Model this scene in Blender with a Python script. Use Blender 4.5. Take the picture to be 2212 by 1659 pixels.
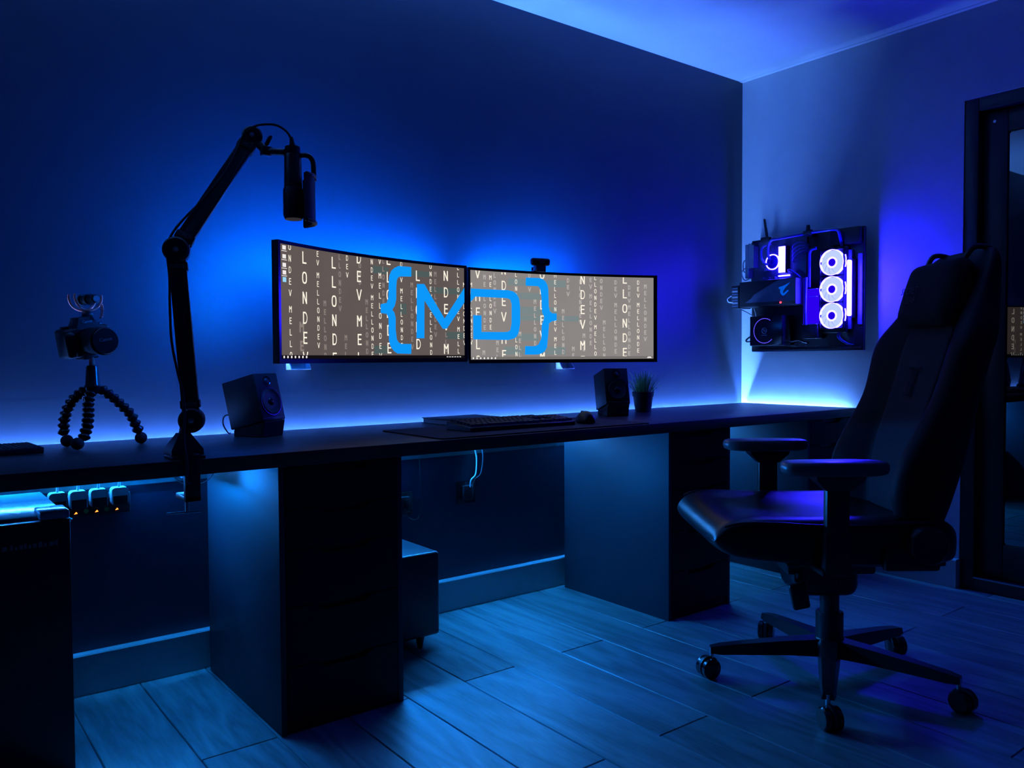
import bpy, bmesh, math, random
from mathutils import Vector, Matrix, Euler
from mathutils.geometry import tessellate_polygon
random.seed(7)
for o in list(bpy.data.objects): bpy.data.objects.remove(o)
S = bpy.context.scene
COL = S.collection
R = math.radians

# ------------------------------------------------------------------ camera, world, exposure
cd = bpy.data.cameras.new('camera'); cam = bpy.data.objects.new('viewpoint', cd); COL.objects.link(cam)
YAW, PITCH, ROLL = .658551, -.03125, -.005247
fwd = Vector((math.sin(YAW)*math.cos(PITCH), math.cos(YAW)*math.cos(PITCH), math.sin(PITCH)))
rt = Vector((math.cos(YAW), -math.sin(YAW), 0)); up = rt.cross(fwd)
r2 = rt*math.cos(ROLL) + up*math.sin(ROLL); u2 = up*math.cos(ROLL) - rt*math.sin(ROLL)
mw = Matrix((r2, u2, -fwd)).transposed().to_4x4(); mw.translation = (-3.56547, -2.63702, .97340)
cam.matrix_world = mw
cd.sensor_width = 36; cd.lens = 1754.92/2212*36; cd.clip_start = .02
S.camera = cam
w = bpy.data.worlds.new('world'); S.world = w; w.use_nodes = True
w.node_tree.nodes['Background'].inputs[0].default_value = (.02, .03, .06, 1)
w.node_tree.nodes['Background'].inputs[1].default_value = .02
S.view_settings.view_transform = 'Standard'; S.view_settings.look = 'None'
S.view_settings.exposure = 0; S.view_settings.gamma = 1; S.view_settings.use_curve_mapping = False
# radiance of the lamps the room has (LED strips, monitor backlights, computer lights)
DESK_LED = ((.09, .28, 1.0), 850.0)
FLOOR_LED = ((.01, .27, 1.0), 540.0)
BAR_LED = ((.0, .19, 1.0), 480.0)
MON_LED = ((.0, .125, 1.0), 640.0)

# ------------------------------------------------------------------ materials
MATS = {}
def mat(name, col, rough=.5, metal=0, var=.12, scale=40, bump=0, spec=.5, ior=1.5, stretch=(1, 1, 1), coat=0):
    if name in MATS: return MATS[name]
    m = bpy.data.materials.new(name); m.use_nodes = True; nt = m.node_tree; N = nt.nodes; L = nt.links
    b = N['Principled BSDF']
    tc = N.new('ShaderNodeTexCoord'); mp = N.new('ShaderNodeMapping'); mp.inputs['Scale'].default_value = stretch
    no = N.new('ShaderNodeTexNoise'); no.inputs['Scale'].default_value = scale; no.inputs['Detail'].default_value = 4
    L.new(tc.outputs['Object'], mp.inputs[0]); L.new(mp.outputs[0], no.inputs['Vector'])
    cr = N.new('ShaderNodeValToRGB')
    cr.color_ramp.elements[0].position = .3; cr.color_ramp.elements[1].position = .7
    cr.color_ramp.elements[0].color = [c*(1-var) for c in col]+[1]; cr.color_ramp.elements[1].color = [min(1, c*(1+var)) for c in col]+[1]
    L.new(no.outputs['Fac'], cr.inputs[0]); L.new(cr.outputs[0], b.inputs['Base Color'])
    b.inputs['Roughness'].default_value = rough; b.inputs['Metallic'].default_value = metal
    b.inputs['Specular IOR Level'].default_value = spec; b.inputs['IOR'].default_value = ior
    b.inputs['Coat Weight'].default_value = coat
    if bump:
        bp = N.new('ShaderNodeBump'); bp.inputs['Strength'].default_value = bump; bp.inputs['Distance'].default_value = .002
        L.new(no.outputs['Fac'], bp.inputs['Height']); L.new(bp.outputs[0], b.inputs['Normal'])
    MATS[name] = m; return m
def emis(name, col, strength):
    if name in MATS: return MATS[name]
    m = bpy.data.materials.new(name); m.use_nodes = True; nt = m.node_tree; nt.nodes.clear()
    e = nt.nodes.new('ShaderNodeEmission'); o = nt.nodes.new('ShaderNodeOutputMaterial')
    e.inputs[0].default_value = (*col, 1); e.inputs[1].default_value = strength
    nt.links.new(e.outputs[0], o.inputs[0]); MATS[name] = m; return m
def srgb(r, g, b):
    f = lambda c: (c/255/12.92) if c <= 10 else ((c/255+.055)/1.055)**2.4
    return (f(r), f(g), f(b))
def wood(name, dark, light, rough, axis='X', scale=6, perobj=True, bump=.15, knots=False):
    m = bpy.data.materials.new(name); m.use_nodes = True; nt = m.node_tree; N = nt.nodes; L = nt.links
    b = N['Principled BSDF']; b.inputs['Roughness'].default_value = rough
    tc = N.new('ShaderNodeTexCoord'); oi = N.new('ShaderNodeObjectInfo')
    ad = N.new('ShaderNodeVectorMath'); ad.operation = 'ADD'
    ml = N.new('ShaderNodeVectorMath'); ml.operation = 'SCALE'; ml.inputs['Scale'].default_value = 37.0 if perobj else 0
    cb = N.new('ShaderNodeCombineXYZ')
    for i in range(3): L.new(oi.outputs['Random'], cb.inputs[i])
    L.new(cb.outputs[0], ml.inputs[0]); L.new(tc.outputs['Object'], ad.inputs[0]); L.new(ml.outputs[0], ad.inputs[1])
    mp = N.new('ShaderNodeMapping')
    mp.inputs['Scale'].default_value = (.12, 1, 1) if axis == 'X' else (1, .12, 1)
    L.new(ad.outputs[0], mp.inputs[0])
    no = N.new('ShaderNodeTexNoise'); no.inputs['Scale'].default_value = scale; no.inputs['Detail'].default_value = 3; no.inputs['Distortion'].default_value = .6
    L.new(mp.outputs[0], no.inputs['Vector'])
    # growth-ring lines: fractional part of the noise field
    mu = N.new('ShaderNodeMath'); mu.operation = 'MULTIPLY'; mu.inputs[1].default_value = 16
    fr = N.new('ShaderNodeMath'); fr.operation = 'PINGPONG'; fr.inputs[1].default_value = 1
    L.new(no.outputs['Fac'], mu.inputs[0]); L.new(mu.outputs[0], fr.inputs[0])
    fine = N.new('ShaderNodeTexNoise'); fine.inputs['Scale'].default_value = scale*25; fine.inputs['Detail'].default_value = 2
    L.new(mp.outputs[0], fine.inputs['Vector'])
    mx = N.new('ShaderNodeMath'); mx.operation = 'MULTIPLY_ADD'; mx.inputs[1].default_value = .45
    sc = N.new('ShaderNodeMath'); sc.operation = 'MULTIPLY'; sc.inputs[1].default_value = .55
    L.new(fine.outputs['Fac'], sc.inputs[0]); L.new(fr.outputs[0], mx.inputs[0]); L.new(sc.outputs[0], mx.inputs[2])
    cr = N.new('ShaderNodeValToRGB'); cr.color_ramp.elements[0].color = (*dark, 1); cr.color_ramp.elements[1].color = (*light, 1)
    cr.color_ramp.elements[0].position = .1; cr.color_ramp.elements[1].position = .75
    L.new(mx.outputs[0], cr.inputs[0])
    hs = N.new('ShaderNodeHueSaturation'); mr = N.new('ShaderNodeMapRange')
    mr.inputs['To Min'].default_value = .82; mr.inputs['To Max'].default_value = 1.15
    L.new(oi.outputs['Random'], mr.inputs[0]); L.new(mr.outputs[0], hs.inputs['Value']); L.new(cr.outputs[0], hs.inputs['Color'])
    L.new(hs.outputs[0], b.inputs['Base Color'])
    bp = N.new('ShaderNodeBump'); bp.inputs['Strength'].default_value = bump; bp.inputs['Distance'].default_value = .002
    L.new(mx.outputs[0], bp.inputs['Height']); L.new(bp.outputs[0], b.inputs['Normal'])
    MATS[name] = m; return m

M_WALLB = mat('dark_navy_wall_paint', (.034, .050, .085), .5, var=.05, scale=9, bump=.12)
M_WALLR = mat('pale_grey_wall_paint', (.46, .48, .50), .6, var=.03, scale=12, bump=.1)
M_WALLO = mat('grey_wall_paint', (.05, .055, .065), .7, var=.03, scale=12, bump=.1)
M_CEIL = mat('white_ceiling_paint', (.72, .72, .72), .8, var=.03, scale=5, bump=.08)
M_BASE = mat('white_satin_paint', (.45, .46, .47), .35, var=.03, scale=20)
M_FLOORB = mat('floor_underlay', (.03, .028, .025), .9)
M_PLANK = wood('oak_laminate', (.065, .092, .092), (.185, .235, .235), .42, 'Y', 5.0)
M_DESK = wood('walnut_worktop', (.030, .020, .016), (.075, .052, .042), .42, 'X', 5.0, perobj=False, bump=.25)
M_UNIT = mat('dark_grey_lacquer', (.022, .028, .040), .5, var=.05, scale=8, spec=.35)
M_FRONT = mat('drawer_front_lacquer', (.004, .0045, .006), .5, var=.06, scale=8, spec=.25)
M_BLK = mat('black_plastic', (.010, .010, .011), .42, var=.2, scale=60, bump=.05)
M_BLKG = mat('gloss_black_plastic', (.008, .008, .010), .18, var=.1)
M_BLKM = mat('black_metal', (.012, .012, .014), .32, metal=.0, var=.2, scale=80)
M_RUB = mat('black_rubber', (.012, .012, .012), .75, var=.2)
M_STEEL = mat('brushed_steel', (.55, .56, .58), .3, metal=1, var=.1, scale=80)
M_WHT = mat('white_plastic', (.62, .63, .65), .4, var=.05)
M_FRDG = mat('fridge_enamel', (.012, .012, .014), .35, var=.1)
M_FRTOP = mat('fridge_top_led_tint', (.06, .26, .36), .16, var=.05)  # cyan of the LED light put into the top's colour
M_LEATH = mat('black_leather', (.004, .004, .005), .33, var=.3, scale=220, bump=.12, spec=.4)
M_LEATB = mat('black_leather_matt', (.0035, .0035, .0045), .6, var=.3, scale=220, bump=.15, spec=.22)
M_FAB = mat('charcoal_fabric', (.030, .030, .034), .95, var=.25, scale=320, bump=.4)
M_VEL = mat('black_velour', (.006, .006, .007), .95, var=.3, scale=200, bump=.3)
M_MAT = mat('desk_mat_cloth', (.010, .010, .014), .85, var=.2, scale=300, bump=.2)
M_RED = mat('salmon_rubber', (.75, .16, .13), .5, var=.1)
M_LEAF = mat('grass_leaf', (.26, .62, .16), .5, var=.45, scale=90)
M_POT = mat('pot_plastic', (.008, .010, .012), .5, var=.2)
M_PAPER = mat('book_pages', (.5, .5, .5), .8, var=.1, scale=200)
M_CONE = mat('speaker_cone', (.016, .017, .02), .5, var=.1)
M_GLASS = mat('dark_door_glass', (.002, .003, .006), .015, var=.0, ior=2.4)
M_DOOR = mat('black_door_frame', (.007, .007, .009), .4, var=.1)
M_PRINT = mat('grey_print', (.22, .23, .26), .6, var=.1)
M_TUBE = mat('clear_tube', (.06, .06, .30), .08, var=.1, coat=1)
M_GPU = mat('graphics_card_shroud', (.09, .11, .17), .25, var=.1)
E_DESK = emis('desk_led_glow', *DESK_LED)
E_FLOOR = emis('desk_underglow', *FLOOR_LED)
E_LBAR = emis('light_bar_blue_glow', *BAR_LED)
E_MON = emis('monitor_backlight_glow', *MON_LED)

# ------------------------------------------------------------------ mesh helpers
class G:
    def __init__(s): s.b = bmesh.new()
    def faces(s, vs, fs):
        V = [s.b.verts.new(v) for v in vs]
        for f in fs:
            try: s.b.faces.new([V[i] for i in f])
            except ValueError: pass
        return V
    def box(s, c, d, bev=0, M=None, seg=2):
        t = bmesh.new(); bmesh.ops.create_cube(t, size=1)
        for v in t.verts: v.co = Vector((v.co.x*d[0], v.co.y*d[1], v.co.z*d[2]))
        if bev: bmesh.ops.bevel(t, geom=list(t.edges), offset=bev, segments=seg, affect='EDGES', profile=.5)
        for v in t.verts:
            if M is not None: v.co = M @ v.co
            v.co += Vector(c)
        return s.add(t)
    def bx(s, x0, x1, y0, y1, z0, z1, bev=0, seg=2):
        return s.box(((x0+x1)/2, (y0+y1)/2, (z0+z1)/2), (abs(x1-x0), abs(y1-y0), abs(z1-z0)), bev, None, seg)
    def add(s, t, M=None):
        m = bpy.data.meshes.new('tmp'); t.to_mesh(m); t.free()
        if M is not None: m.transform(M)
        s.b.from_mesh(m); bpy.data.meshes.remove(m); return s
    def lathe(s, prof, seg=28, M=None, cap=True):
        vs = []; fs = []; n = len(prof)
        for k in range(seg):
            a = 2*math.pi*k/seg
            for r, z in prof: vs.append(Vector((r*math.cos(a), r*math.sin(a), z)))
        for k in range(seg):
            k2 = (k+1) % seg
            for i in range(n-1): fs.append((k*n+i, k2*n+i, k2*n+i+1, k*n+i+1))
        if cap:
            if prof[0][0] > 1e-6: fs.append([k*n for k in range(seg)][::-1])
            if prof[-1][0] > 1e-6: fs.append([k*n+n-1 for k in range(seg)])
        if M is not None: vs = [M @ v for v in vs]
        s.faces(vs, fs); return s
    def cyl(s, p0, p1, r0, r1=None, seg=20, bev=0):
        p0 = Vector(p0); p1 = Vector(p1); r1 = r0 if r1 is None else r1; h = (p1-p0).length
        M = Matrix.Translation(p0) @ (p1-p0).to_track_quat('Z', 'Y').to_matrix().to_4x4()
        pr = [(r0, 0), (r1, h)] if not bev else [(r0-bev, 0), (r0, bev), (r1, h-bev), (r1-bev, h)]
        return s.lathe(pr, seg, M)
    def tube(s, pts, r, seg=8, sub=5, taper=None):
        P = [Vector(p) for p in pts]
        if sub > 1 and len(P) > 2:
            Q = []
            for i in range(len(P)-1):
                a, b, c, d = P[max(i-1, 0)], P[i], P[i+1], P[min(i+2, len(P)-1)]
                for k in range(sub):
                    t = k/sub
                    Q.append(.5*((2*b)+(c-a)*t+(2*a-5*b+4*c-d)*t*t+(3*b-a-3*c+d)*t**3))
            Q.append(P[-1]); P = Q
        n = len(P); T = [(P[min(i+1, n-1)]-P[max(i-1, 0)]).normalized() for i in range(n)]
        nrm = T[0].orthogonal().normalized(); vs = []; fs = []
        for i in range(n):
            nrm = (nrm - T[i]*nrm.dot(T[i])).normalized(); bi = T[i].cross(nrm)
            rr = r if taper is None else r+(taper-r)*i/(n-1)
            for k in range(seg):
                a = 2*math.pi*k/seg; vs.append(P[i]+(nrm*math.cos(a)+bi*math.sin(a))*rr)
        for i in range(n-1):
            for k in range(seg):
                k2 = (k+1) % seg; fs.append((i*seg+k, i*seg+k2, (i+1)*seg+k2, (i+1)*seg+k))
        fs.append(list(range(seg))[::-1]); fs.append([(n-1)*seg+k for k in range(seg)])
        s.faces(vs, fs); return s
    def prism(s, poly, h, M=None):
        n = len(poly); vs = [Vector((x, y, 0)) for x, y in poly]+[Vector((x, y, h)) for x, y in poly]
        tri = tessellate_polygon([[Vector((x, y, 0)) for x, y in poly]])
        fs = [q[::-1] for q in tri]+[[n+i for i in q] for q in tri]+[(i, (i+1) % n, n+(i+1) % n, n+i) for i in range(n)]
        if M is not None: vs = [M @ v for v in vs]
        t = bmesh.new(); V = [t.verts.new(v) for v in vs]
        for f in fs: t.faces.new([V[i] for i in f])
        bmesh.ops.recalc_face_normals(t, faces=list(t.faces))
        return s.add(t)
    def ball(s, c, r, seg=14, sc=(1, 1, 1), M=None):
        t = bmesh.new(); bmesh.ops.create_uvsphere(t, u_segments=seg, v_segments=max(6, seg//2+2), radius=r)
        for v in t.verts:
            v.co = Vector((v.co.x*sc[0], v.co.y*sc[1], v.co.z*sc[2]))
            if M is not None: v.co = M @ v.co
            v.co += Vector(c)
        return s.add(t)
    def loft(s, rings):
        n = len(rings[0]); vs = [Vector(p) for r in rings for p in r]; fs = []
        for i in range(len(rings)-1):
            for k in range(n): k2 = (k+1) % n; fs.append((i*n+k, i*n+k2, (i+1)*n+k2, (i+1)*n+k))
        fs.append(list(range(n))[::-1]); fs.append([(len(rings)-1)*n+k for k in range(n)])
        s.faces(vs, fs); return s
    def done(s, name, m, parent=None, world=False, sharp=38, sub=0, recalc=True):
        if world and parent is not None:
            MI = parent.matrix_basis.inverted()
            for v in s.b.verts: v.co = MI @ v.co
        if recalc: bmesh.ops.recalc_face_normals(s.b, faces=list(s.b.faces))
        for e in s.b.edges:
            if len(e.link_faces) == 2 and e.calc_face_angle(0) > R(sharp): e.smooth = False
        for f in s.b.faces: f.smooth = True
        me = bpy.data.meshes.new(name); s.b.to_mesh(me); s.b.free(); me.materials.append(m)
        o = bpy.data.objects.new(name, me); COL.objects.link(o)
        if parent is not None: o.parent = parent
        if sub:
            md = o.modifiers.new('sub', 'SUBSURF'); md.levels = sub; md.render_levels = sub
        return o
def tag(o, label, cat, group=None):
    o['label'] = label; o['category'] = cat
    if group: o['group'] = group
    return o
def thing(name, label, cat, loc, rz=0, group=None):
    o = bpy.data.objects.new(name, None); COL.objects.link(o); o.empty_display_size = .05
    o.matrix_basis = Matrix.Translation(loc) @ Matrix.Rotation(rz, 4, 'Z')
    return tag(o, label, cat, group)
def struct(o): o['kind'] = 'structure'; return o
def textmesh(txt, size, M, name, m, parent, world=False):
    c = bpy.data.curves.new('t', 'FONT'); c.body = txt; c.size = size; c.align_x = 'CENTER'; c.align_y = 'CENTER'; c.resolution_u = 2; c.extrude = .0004
    t = bpy.data.objects.new('t', c); COL.objects.link(t)
    me = bpy.data.meshes.new_from_object(t.evaluated_get(bpy.context.evaluated_depsgraph_get()))
    bpy.data.objects.remove(t); me.transform(M)
    if world and parent is not None: me.transform(parent.matrix_basis.inverted())
    me.materials.clear(); me.materials.append(m); me.name = name
    o = bpy.data.objects.new(name, me); COL.objects.link(o); o.parent = parent
    return o
def basis(o, x, z):
    """matrix whose local X -> x and local Z -> z, origin o"""
    x = Vector(x).normalized(); z = Vector(z); z = (z-x*z.dot(x)).normalized(); y = z.cross(x)
    m = Matrix((x, y, z)).transposed().to_4x4(); m.translation = o; return m
def at(px, py, d):
    """world point at pixel (2212x1659 frame) and depth: used once to read positions from the survey of the room"""
    return Vector((-3.56547, -2.63702, .97340))+d*(fwd+r2*(px-1106)/1754.92-u2*(py-829.5)/1754.92)

# ------------------------------------------------------------------ room shell
XL, YF, H = -4.7, -4.3, 2.4
g = G(); g.bx(XL-.1, .3, YF-.1, .1, -.09, -.012); floor = struct(g.done('floor', M_FLOORB))
PW, PL = .194, 1.21; cache = {}
def plank(x0, x1, y0, y1):
    key = (round(x1-x0, 4), round(y1-y0, 4))
    if key not in cache:
        w_, l_ = key[0]/2-.0008, key[1]/2-.0008; c = .0022
        vs = [(-w_, -l_, -.012), (w_, -l_, -.012), (w_, l_, -.012), (-w_, l_, -.012), (-w_, -l_, -c), (w_, -l_, -c), (w_, l_, -c), (-w_, l_, -c),
              (-w_+c, -l_+c, 0), (w_-c, -l_+c, 0), (w_-c, l_-c, 0), (-w_+c, l_-c, 0)]
        fs = [(0, 1, 5, 4), (1, 2, 6, 5), (2, 3, 7, 6), (3, 0, 4, 7), (4, 5, 9, 8), (5, 6, 10, 9), (6, 7, 11, 10), (7, 4, 8, 11), (8, 9, 10, 11)]
        me = bpy.data.meshes.new('plank'); me.from_pydata(vs, [], fs); me.materials.append(M_PLANK); cache[key] = me
    o = bpy.data.objects.new('plank', cache[key]); COL.objects.link(o); o.parent = floor
    o.location = ((x0+x1)/2, (y0+y1)/2, 0)
n = -14
while True:
    x0 = -2.005+PW*n; x1 = x0+PW
    if x0 >= -.001: break
    off = -.63 if n % 2 else -1.235
    k = -5
    while True:
        y1 = off-PL*k; y0 = y1-PL; k += 1
        if y1 < YF: break
        if y0 > 0: continue
        plank(max(x0, XL), min(x1, .0), max(y0, YF), min(y1, 0))
    n += 1
g = G(); g.bx(XL-.1, .3, YF-.1, .1, H, H+.08); struct(g.done('ceiling', M_CEIL))
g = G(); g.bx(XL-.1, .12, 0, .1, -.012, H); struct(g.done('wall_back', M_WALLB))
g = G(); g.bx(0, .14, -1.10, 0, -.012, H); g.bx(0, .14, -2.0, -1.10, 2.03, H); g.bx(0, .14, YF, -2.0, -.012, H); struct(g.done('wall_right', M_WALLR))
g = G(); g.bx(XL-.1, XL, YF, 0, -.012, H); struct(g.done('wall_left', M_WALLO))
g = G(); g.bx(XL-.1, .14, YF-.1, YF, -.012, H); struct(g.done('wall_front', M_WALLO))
def skirting(name, p0, p1, nrm):
    g = G(); p0 = Vector(p0); p1 = Vector(p1); nrm = Vector(nrm)
    pr = [(0, 0), (.030, 0), (.030, .116), (.027, .12), (0, .12)]
    vs = [p+nrm*a+Vector((0, 0, z)) for p in (p0, p1) for a, z in pr]
    g.faces(vs, [(0, 1, 2, 3, 4), (9, 8, 7, 6, 5)]+[(i, (i+1) % 5, 5+(i+1) % 5, 5+i) for i in range(5)])
    return struct(g.done(name, M_BASE, sharp=25))
skirting('baseboard_back', (XL, 0, 0), (0, 0, 0), (0, -1, 0))
skirting('baseboard_right', (0, 0, 0), (0, -1.10, 0), (-1, 0, 0))
skirting('baseboard_left', (XL, YF, 0), (XL, 0, 0), (1, 0, 0))
skirting('baseboard_front', (XL, YF, 0), (0, YF, 0), (0, 1, 0))
g = G(); g.bx(0, -.026, YF, -.0, H-.003, H, .001); struct(g.done('trim_1', M_CEIL))

# glazed door in the right wall
door = struct(bpy.data.objects.new('door_1', None)); COL.objects.link(door); door.location = (.04, -1.55, 0)
dl = Vector((.04, -1.55, 0))
def dpart(name, m, boxes, parent=door, bev=.004):
    g = G()
    for b in boxes: g.bx(*b, bev)
    return g.done(name, m, parent, True) if parent is door else g.done(name, m, parent)
dpart('door_frame', M_DOOR, [(.004, .12, -1.155, -1.10, -.01, 2.03), (.004, .12, -2.0, -1.945, -.01, 2.03), (.004, .12, -1.945, -1.155, 1.975, 2.03)])
dpart('threshold', M_DOOR, [(.004, .12, -1.945, -1.155, -.01, .055)])
g = G(); g.bx(.0, .006, -1.945, -1.155, .050, .056); g.done('threshold_trim', M_STEEL, door, True)
leaf = dpart('door_leaf', M_DOOR, [(.045, .085, -1.25, -1.158, .058, 1.972), (.045, .085, -1.942, -1.85, .058, 1.972), (.045, .085, -1.85, -1.25, 1.88, 1.972), (.045, .085, -1.85, -1.25, .058, .20)])
def rrect(x0, x1, y0, y1, r, n=6):
    P = []
    for cx, cy, a0 in ((x1-r, y1-r, 0), (x0+r, y1-r, 90), (x0+r, y0+r, 180), (x1-r, y0+r, 270)):
        for k in range(n+1): a = R(a0+90*k/n); P.append((cx+r*math.cos(a), cy+r*math.sin(a)))
    return P
g = G(); g.prism(rrect(-1.852, -1.248, .195, 1.885, .03), .012, basis((.056, 0, 0), (0, 1, 0), (1, 0, 0)))
g.done('door_pane', M_GLASS, door, True, sharp=20)
g = G(); g.cyl((.042, -1.20, 1.93), (.046, -1.20, 1.93), .006, seg=12); g.done('bolt_head', M_STEEL, door, True)
g = G(); g.cyl((.045, -1.90, 1.02), (-.01, -1.90, 1.02), .010); g.cyl((-.01, -1.90, 1.02), (-.01, -1.78, 1.02), .009); g.done('door_handle', M_STEEL, door, True)

# ------------------------------------------------------------------ worktop, LED strips, drawer units
ZT = .738
g = G(); g.bx(-4.45, -.022, -.654, -.023, .700, ZT, .003, 2); tag(g.done('worktop', M_DESK), 'long dark walnut worktop running along the navy wall on drawer units', 'worktop')
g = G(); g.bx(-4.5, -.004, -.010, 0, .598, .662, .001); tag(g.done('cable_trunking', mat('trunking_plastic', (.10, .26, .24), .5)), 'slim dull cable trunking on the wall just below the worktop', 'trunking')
def led_strip(x0, x1, y0, y1, label):
    t = thing('led_strip', label, 'light strip', ((x0+x1)/2, (y0+y1)/2, .685))
    g = G(); g.bx(x0, x1, y0, y1, .6975, .6995); g.done('profile', M_STEEL, t, True)
    g = G(); g.bx(x0, x1, y0, y1, .6995, .7002); g.done('upper_led_tape', E_DESK, t, True)
    g = G(); g.bx(x0, x1, y0, y1, .6968, .6975); g.done('lower_led_tape', E_FLOOR, t, True)
led_strip(-4.4, -.022, -.0145, -.0060, 'glowing blue-white LED strip along the navy wall behind the worktop')
led_strip(-.0145, -.0060, -.60, -.022, 'glowing blue-white LED strip along the pale wall at the worktop end')
for x0, x1, lb in ((-2.41, -2.08, 'short blue LED light bar on the wall trunking above the low box'), (-2.99, -2.87, 'short blue LED light bar with an added black fin shading the drawer unit')):
    t = thing('light_bar', lb, 'light bar', ((x0+x1)/2, -.010, .62))
    g = G(); g.bx(x0-.004, x1+.004, -.018, -.010, .622, .658, .001); g.done('housing', M_BLK, t, True)
    g = G(); g.bx(x0, x1, -.0195, -.018, .625, .655); g.done('diffuser', E_LBAR, t, True)
    if x0 < -2.9: g = G(); g.bx(x1+.004, x1+.007, -.20, -.010, .622, .692, .001); g.done('added_light_fin', M_BLK, t, True)  # fin added to keep the bar's light off the drawer unit side
def drawer_unit(x0, label):
    t = thing('drawer_unit', label, 'drawers', (x0+.18, -.35, 0), 0, 'drawer units under the worktop')
    y0, y1 = -.64, -.06; x1 = x0+.36
    g = G()
    g.bx(x0, x0+.016, y0+.001, y1, .0, .70, .0015); g.bx(x1-.016, x1, y0+.001, y1, .0, .70, .0015)
    g.bx(x0+.016, x1-.016, y0+.02, y1, .684, .70); g.bx(x0+.016, x1-.016, y0+.02, y1, .03, .045); g.bx(x0+.016, x1-.016, y1-.006, y1, .045, .684)
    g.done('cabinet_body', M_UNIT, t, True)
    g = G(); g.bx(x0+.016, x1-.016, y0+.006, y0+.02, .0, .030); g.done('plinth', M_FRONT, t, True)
    tops = [.696, .586, .480, .330, .176, .032]
    for i in range(5):
        a, b = tops[i+1]+.002, tops[i]-.001; xa, xb = x0+.018, x1-.018; c = (x0+x1)/2
        poly = [(xa, a), (xb, a), (xb, b), (c+.085, b), (c+.058, b-.017), (c-.058, b-.017), (c-.085, b), (xa, b)]
        g = G(); g.prism([(x, -z) for x, z in poly], .016, Matrix.Translation((0, y0+.016, 0)) @ Matrix.Rotation(R(90), 4, 'X') @ Matrix.Scale(-1, 4, (0, 1, 0)))
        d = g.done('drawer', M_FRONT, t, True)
        g = G(); g.bx(c-.09, c+.09, y0+.017, y0+.024, b-.03, b-.001); g.done('finger_recess', M_BLK, t, True)
    return t
drawer_unit(-2.775, 'dark drawer unit standing between the mini fridge and the low box on feet')
drawer_unit(-1.294, 'dark drawer unit standing in front of the chair seat under the right speaker')
drawer_unit(-.392, 'dark drawer unit against the pale wall under the wall computer')

# ------------------------------------------------------------------ monitors
RS = 1.8
COLS = {'L': [(.053, 1.308, 2, 'ONDEV MELLO'), (.119, 1.283, 1, 'LONDEV'), (.18, 1.301, 0, 'EV MELLONDEV'), (.253, 1.281, 1, 'LLONDE'), (.315, 1.302, 0, 'DEV'), (.369, 1.308, 1, 'DEV MEL'), (.429, 1.301, 0, 'NDEV MELLONDE'), (.466, 1.306, 2, 'V MELLONDEV'), (.507, 1.316, 1, 'LLONDE'), (.566, 1.305, 0, 'DEV MELLONDE'), (.643, 1.331, 1, 'ELLOND'), (.703, 1.308, 0, 'ONDEV MELLOND'), (.774, 1.279, 1, 'NDEV M'), (.832, 1.313, 0, 'ELLONDEV MELL'), (.860, 1.251, 0, 'MELLONDEV')],
        'R': [(.009, 1.253, 0, 'MELLONDEV'), (.04, 1.297, 1, 'V MELLO'), (.099, 1.285, 0, 'MELLONDE'), (.16, 1.318, 1, 'NDEV ME'), (.217, 1.302, 0, 'LONDEV MELLON'), (.337, 1.309, 1, 'ONDEV M'), (.397, 1.307, 0, 'MELLONDEV MEL'), (.522, 1.294, 1, 'NDEV ME'), (.58, 1.303, 0, 'LLONDEV MELLO'), (.713, 1.301, 1, 'LLONDE'), (.773, 1.288, 0, 'DEV MELLONDE')]}
FAINT = {'L': [(.281, 1.302, 'LLONDEV'), (.211, 1.15, 'MELLONDE'), (.306, 1.044, 'MEL'), (.404, 1.165, 'MELLONDE'), (.374, 1.284, 'OND'), (.483, 1.309, 'LLONDE'), (.615, 1.236, 'MELLONDEV'), (.725, 1.282, 'MELLONDEV'), (.775, 1.09, 'ELLO'), (.104, 1.072, 'ME')],
         'R': [(.072, 1.285, 'MELLONDE'), (.119, 1.294, 'LONDEV'), (.279, 1.302, 'DEV'), (.304, 1.199, 'MELLOND'), (.456, 1.289, 'DEV'), (.433, 1.164, 'MELLONDE'), (.559, 1.294, 'EV MELLONDE'), (.607, 1.291, 'ONDEV'), (.62, 1.121, 'MELLON'), (.512, 1.285, 'LLONDEV'), (.528, 1.066, 'MEL'), (.672, 1.287, 'DEV MELLONDE'), (.733, 1.267, 'DEVMELLONDE'), (.805, 1.272, 'MELLONDEV'), (.479, 1.012, 'ME'), (.234, 1.071, 'MELL'), (.13, 1.035, 'MEL'), (.067, .997, 'ME')]}
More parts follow.
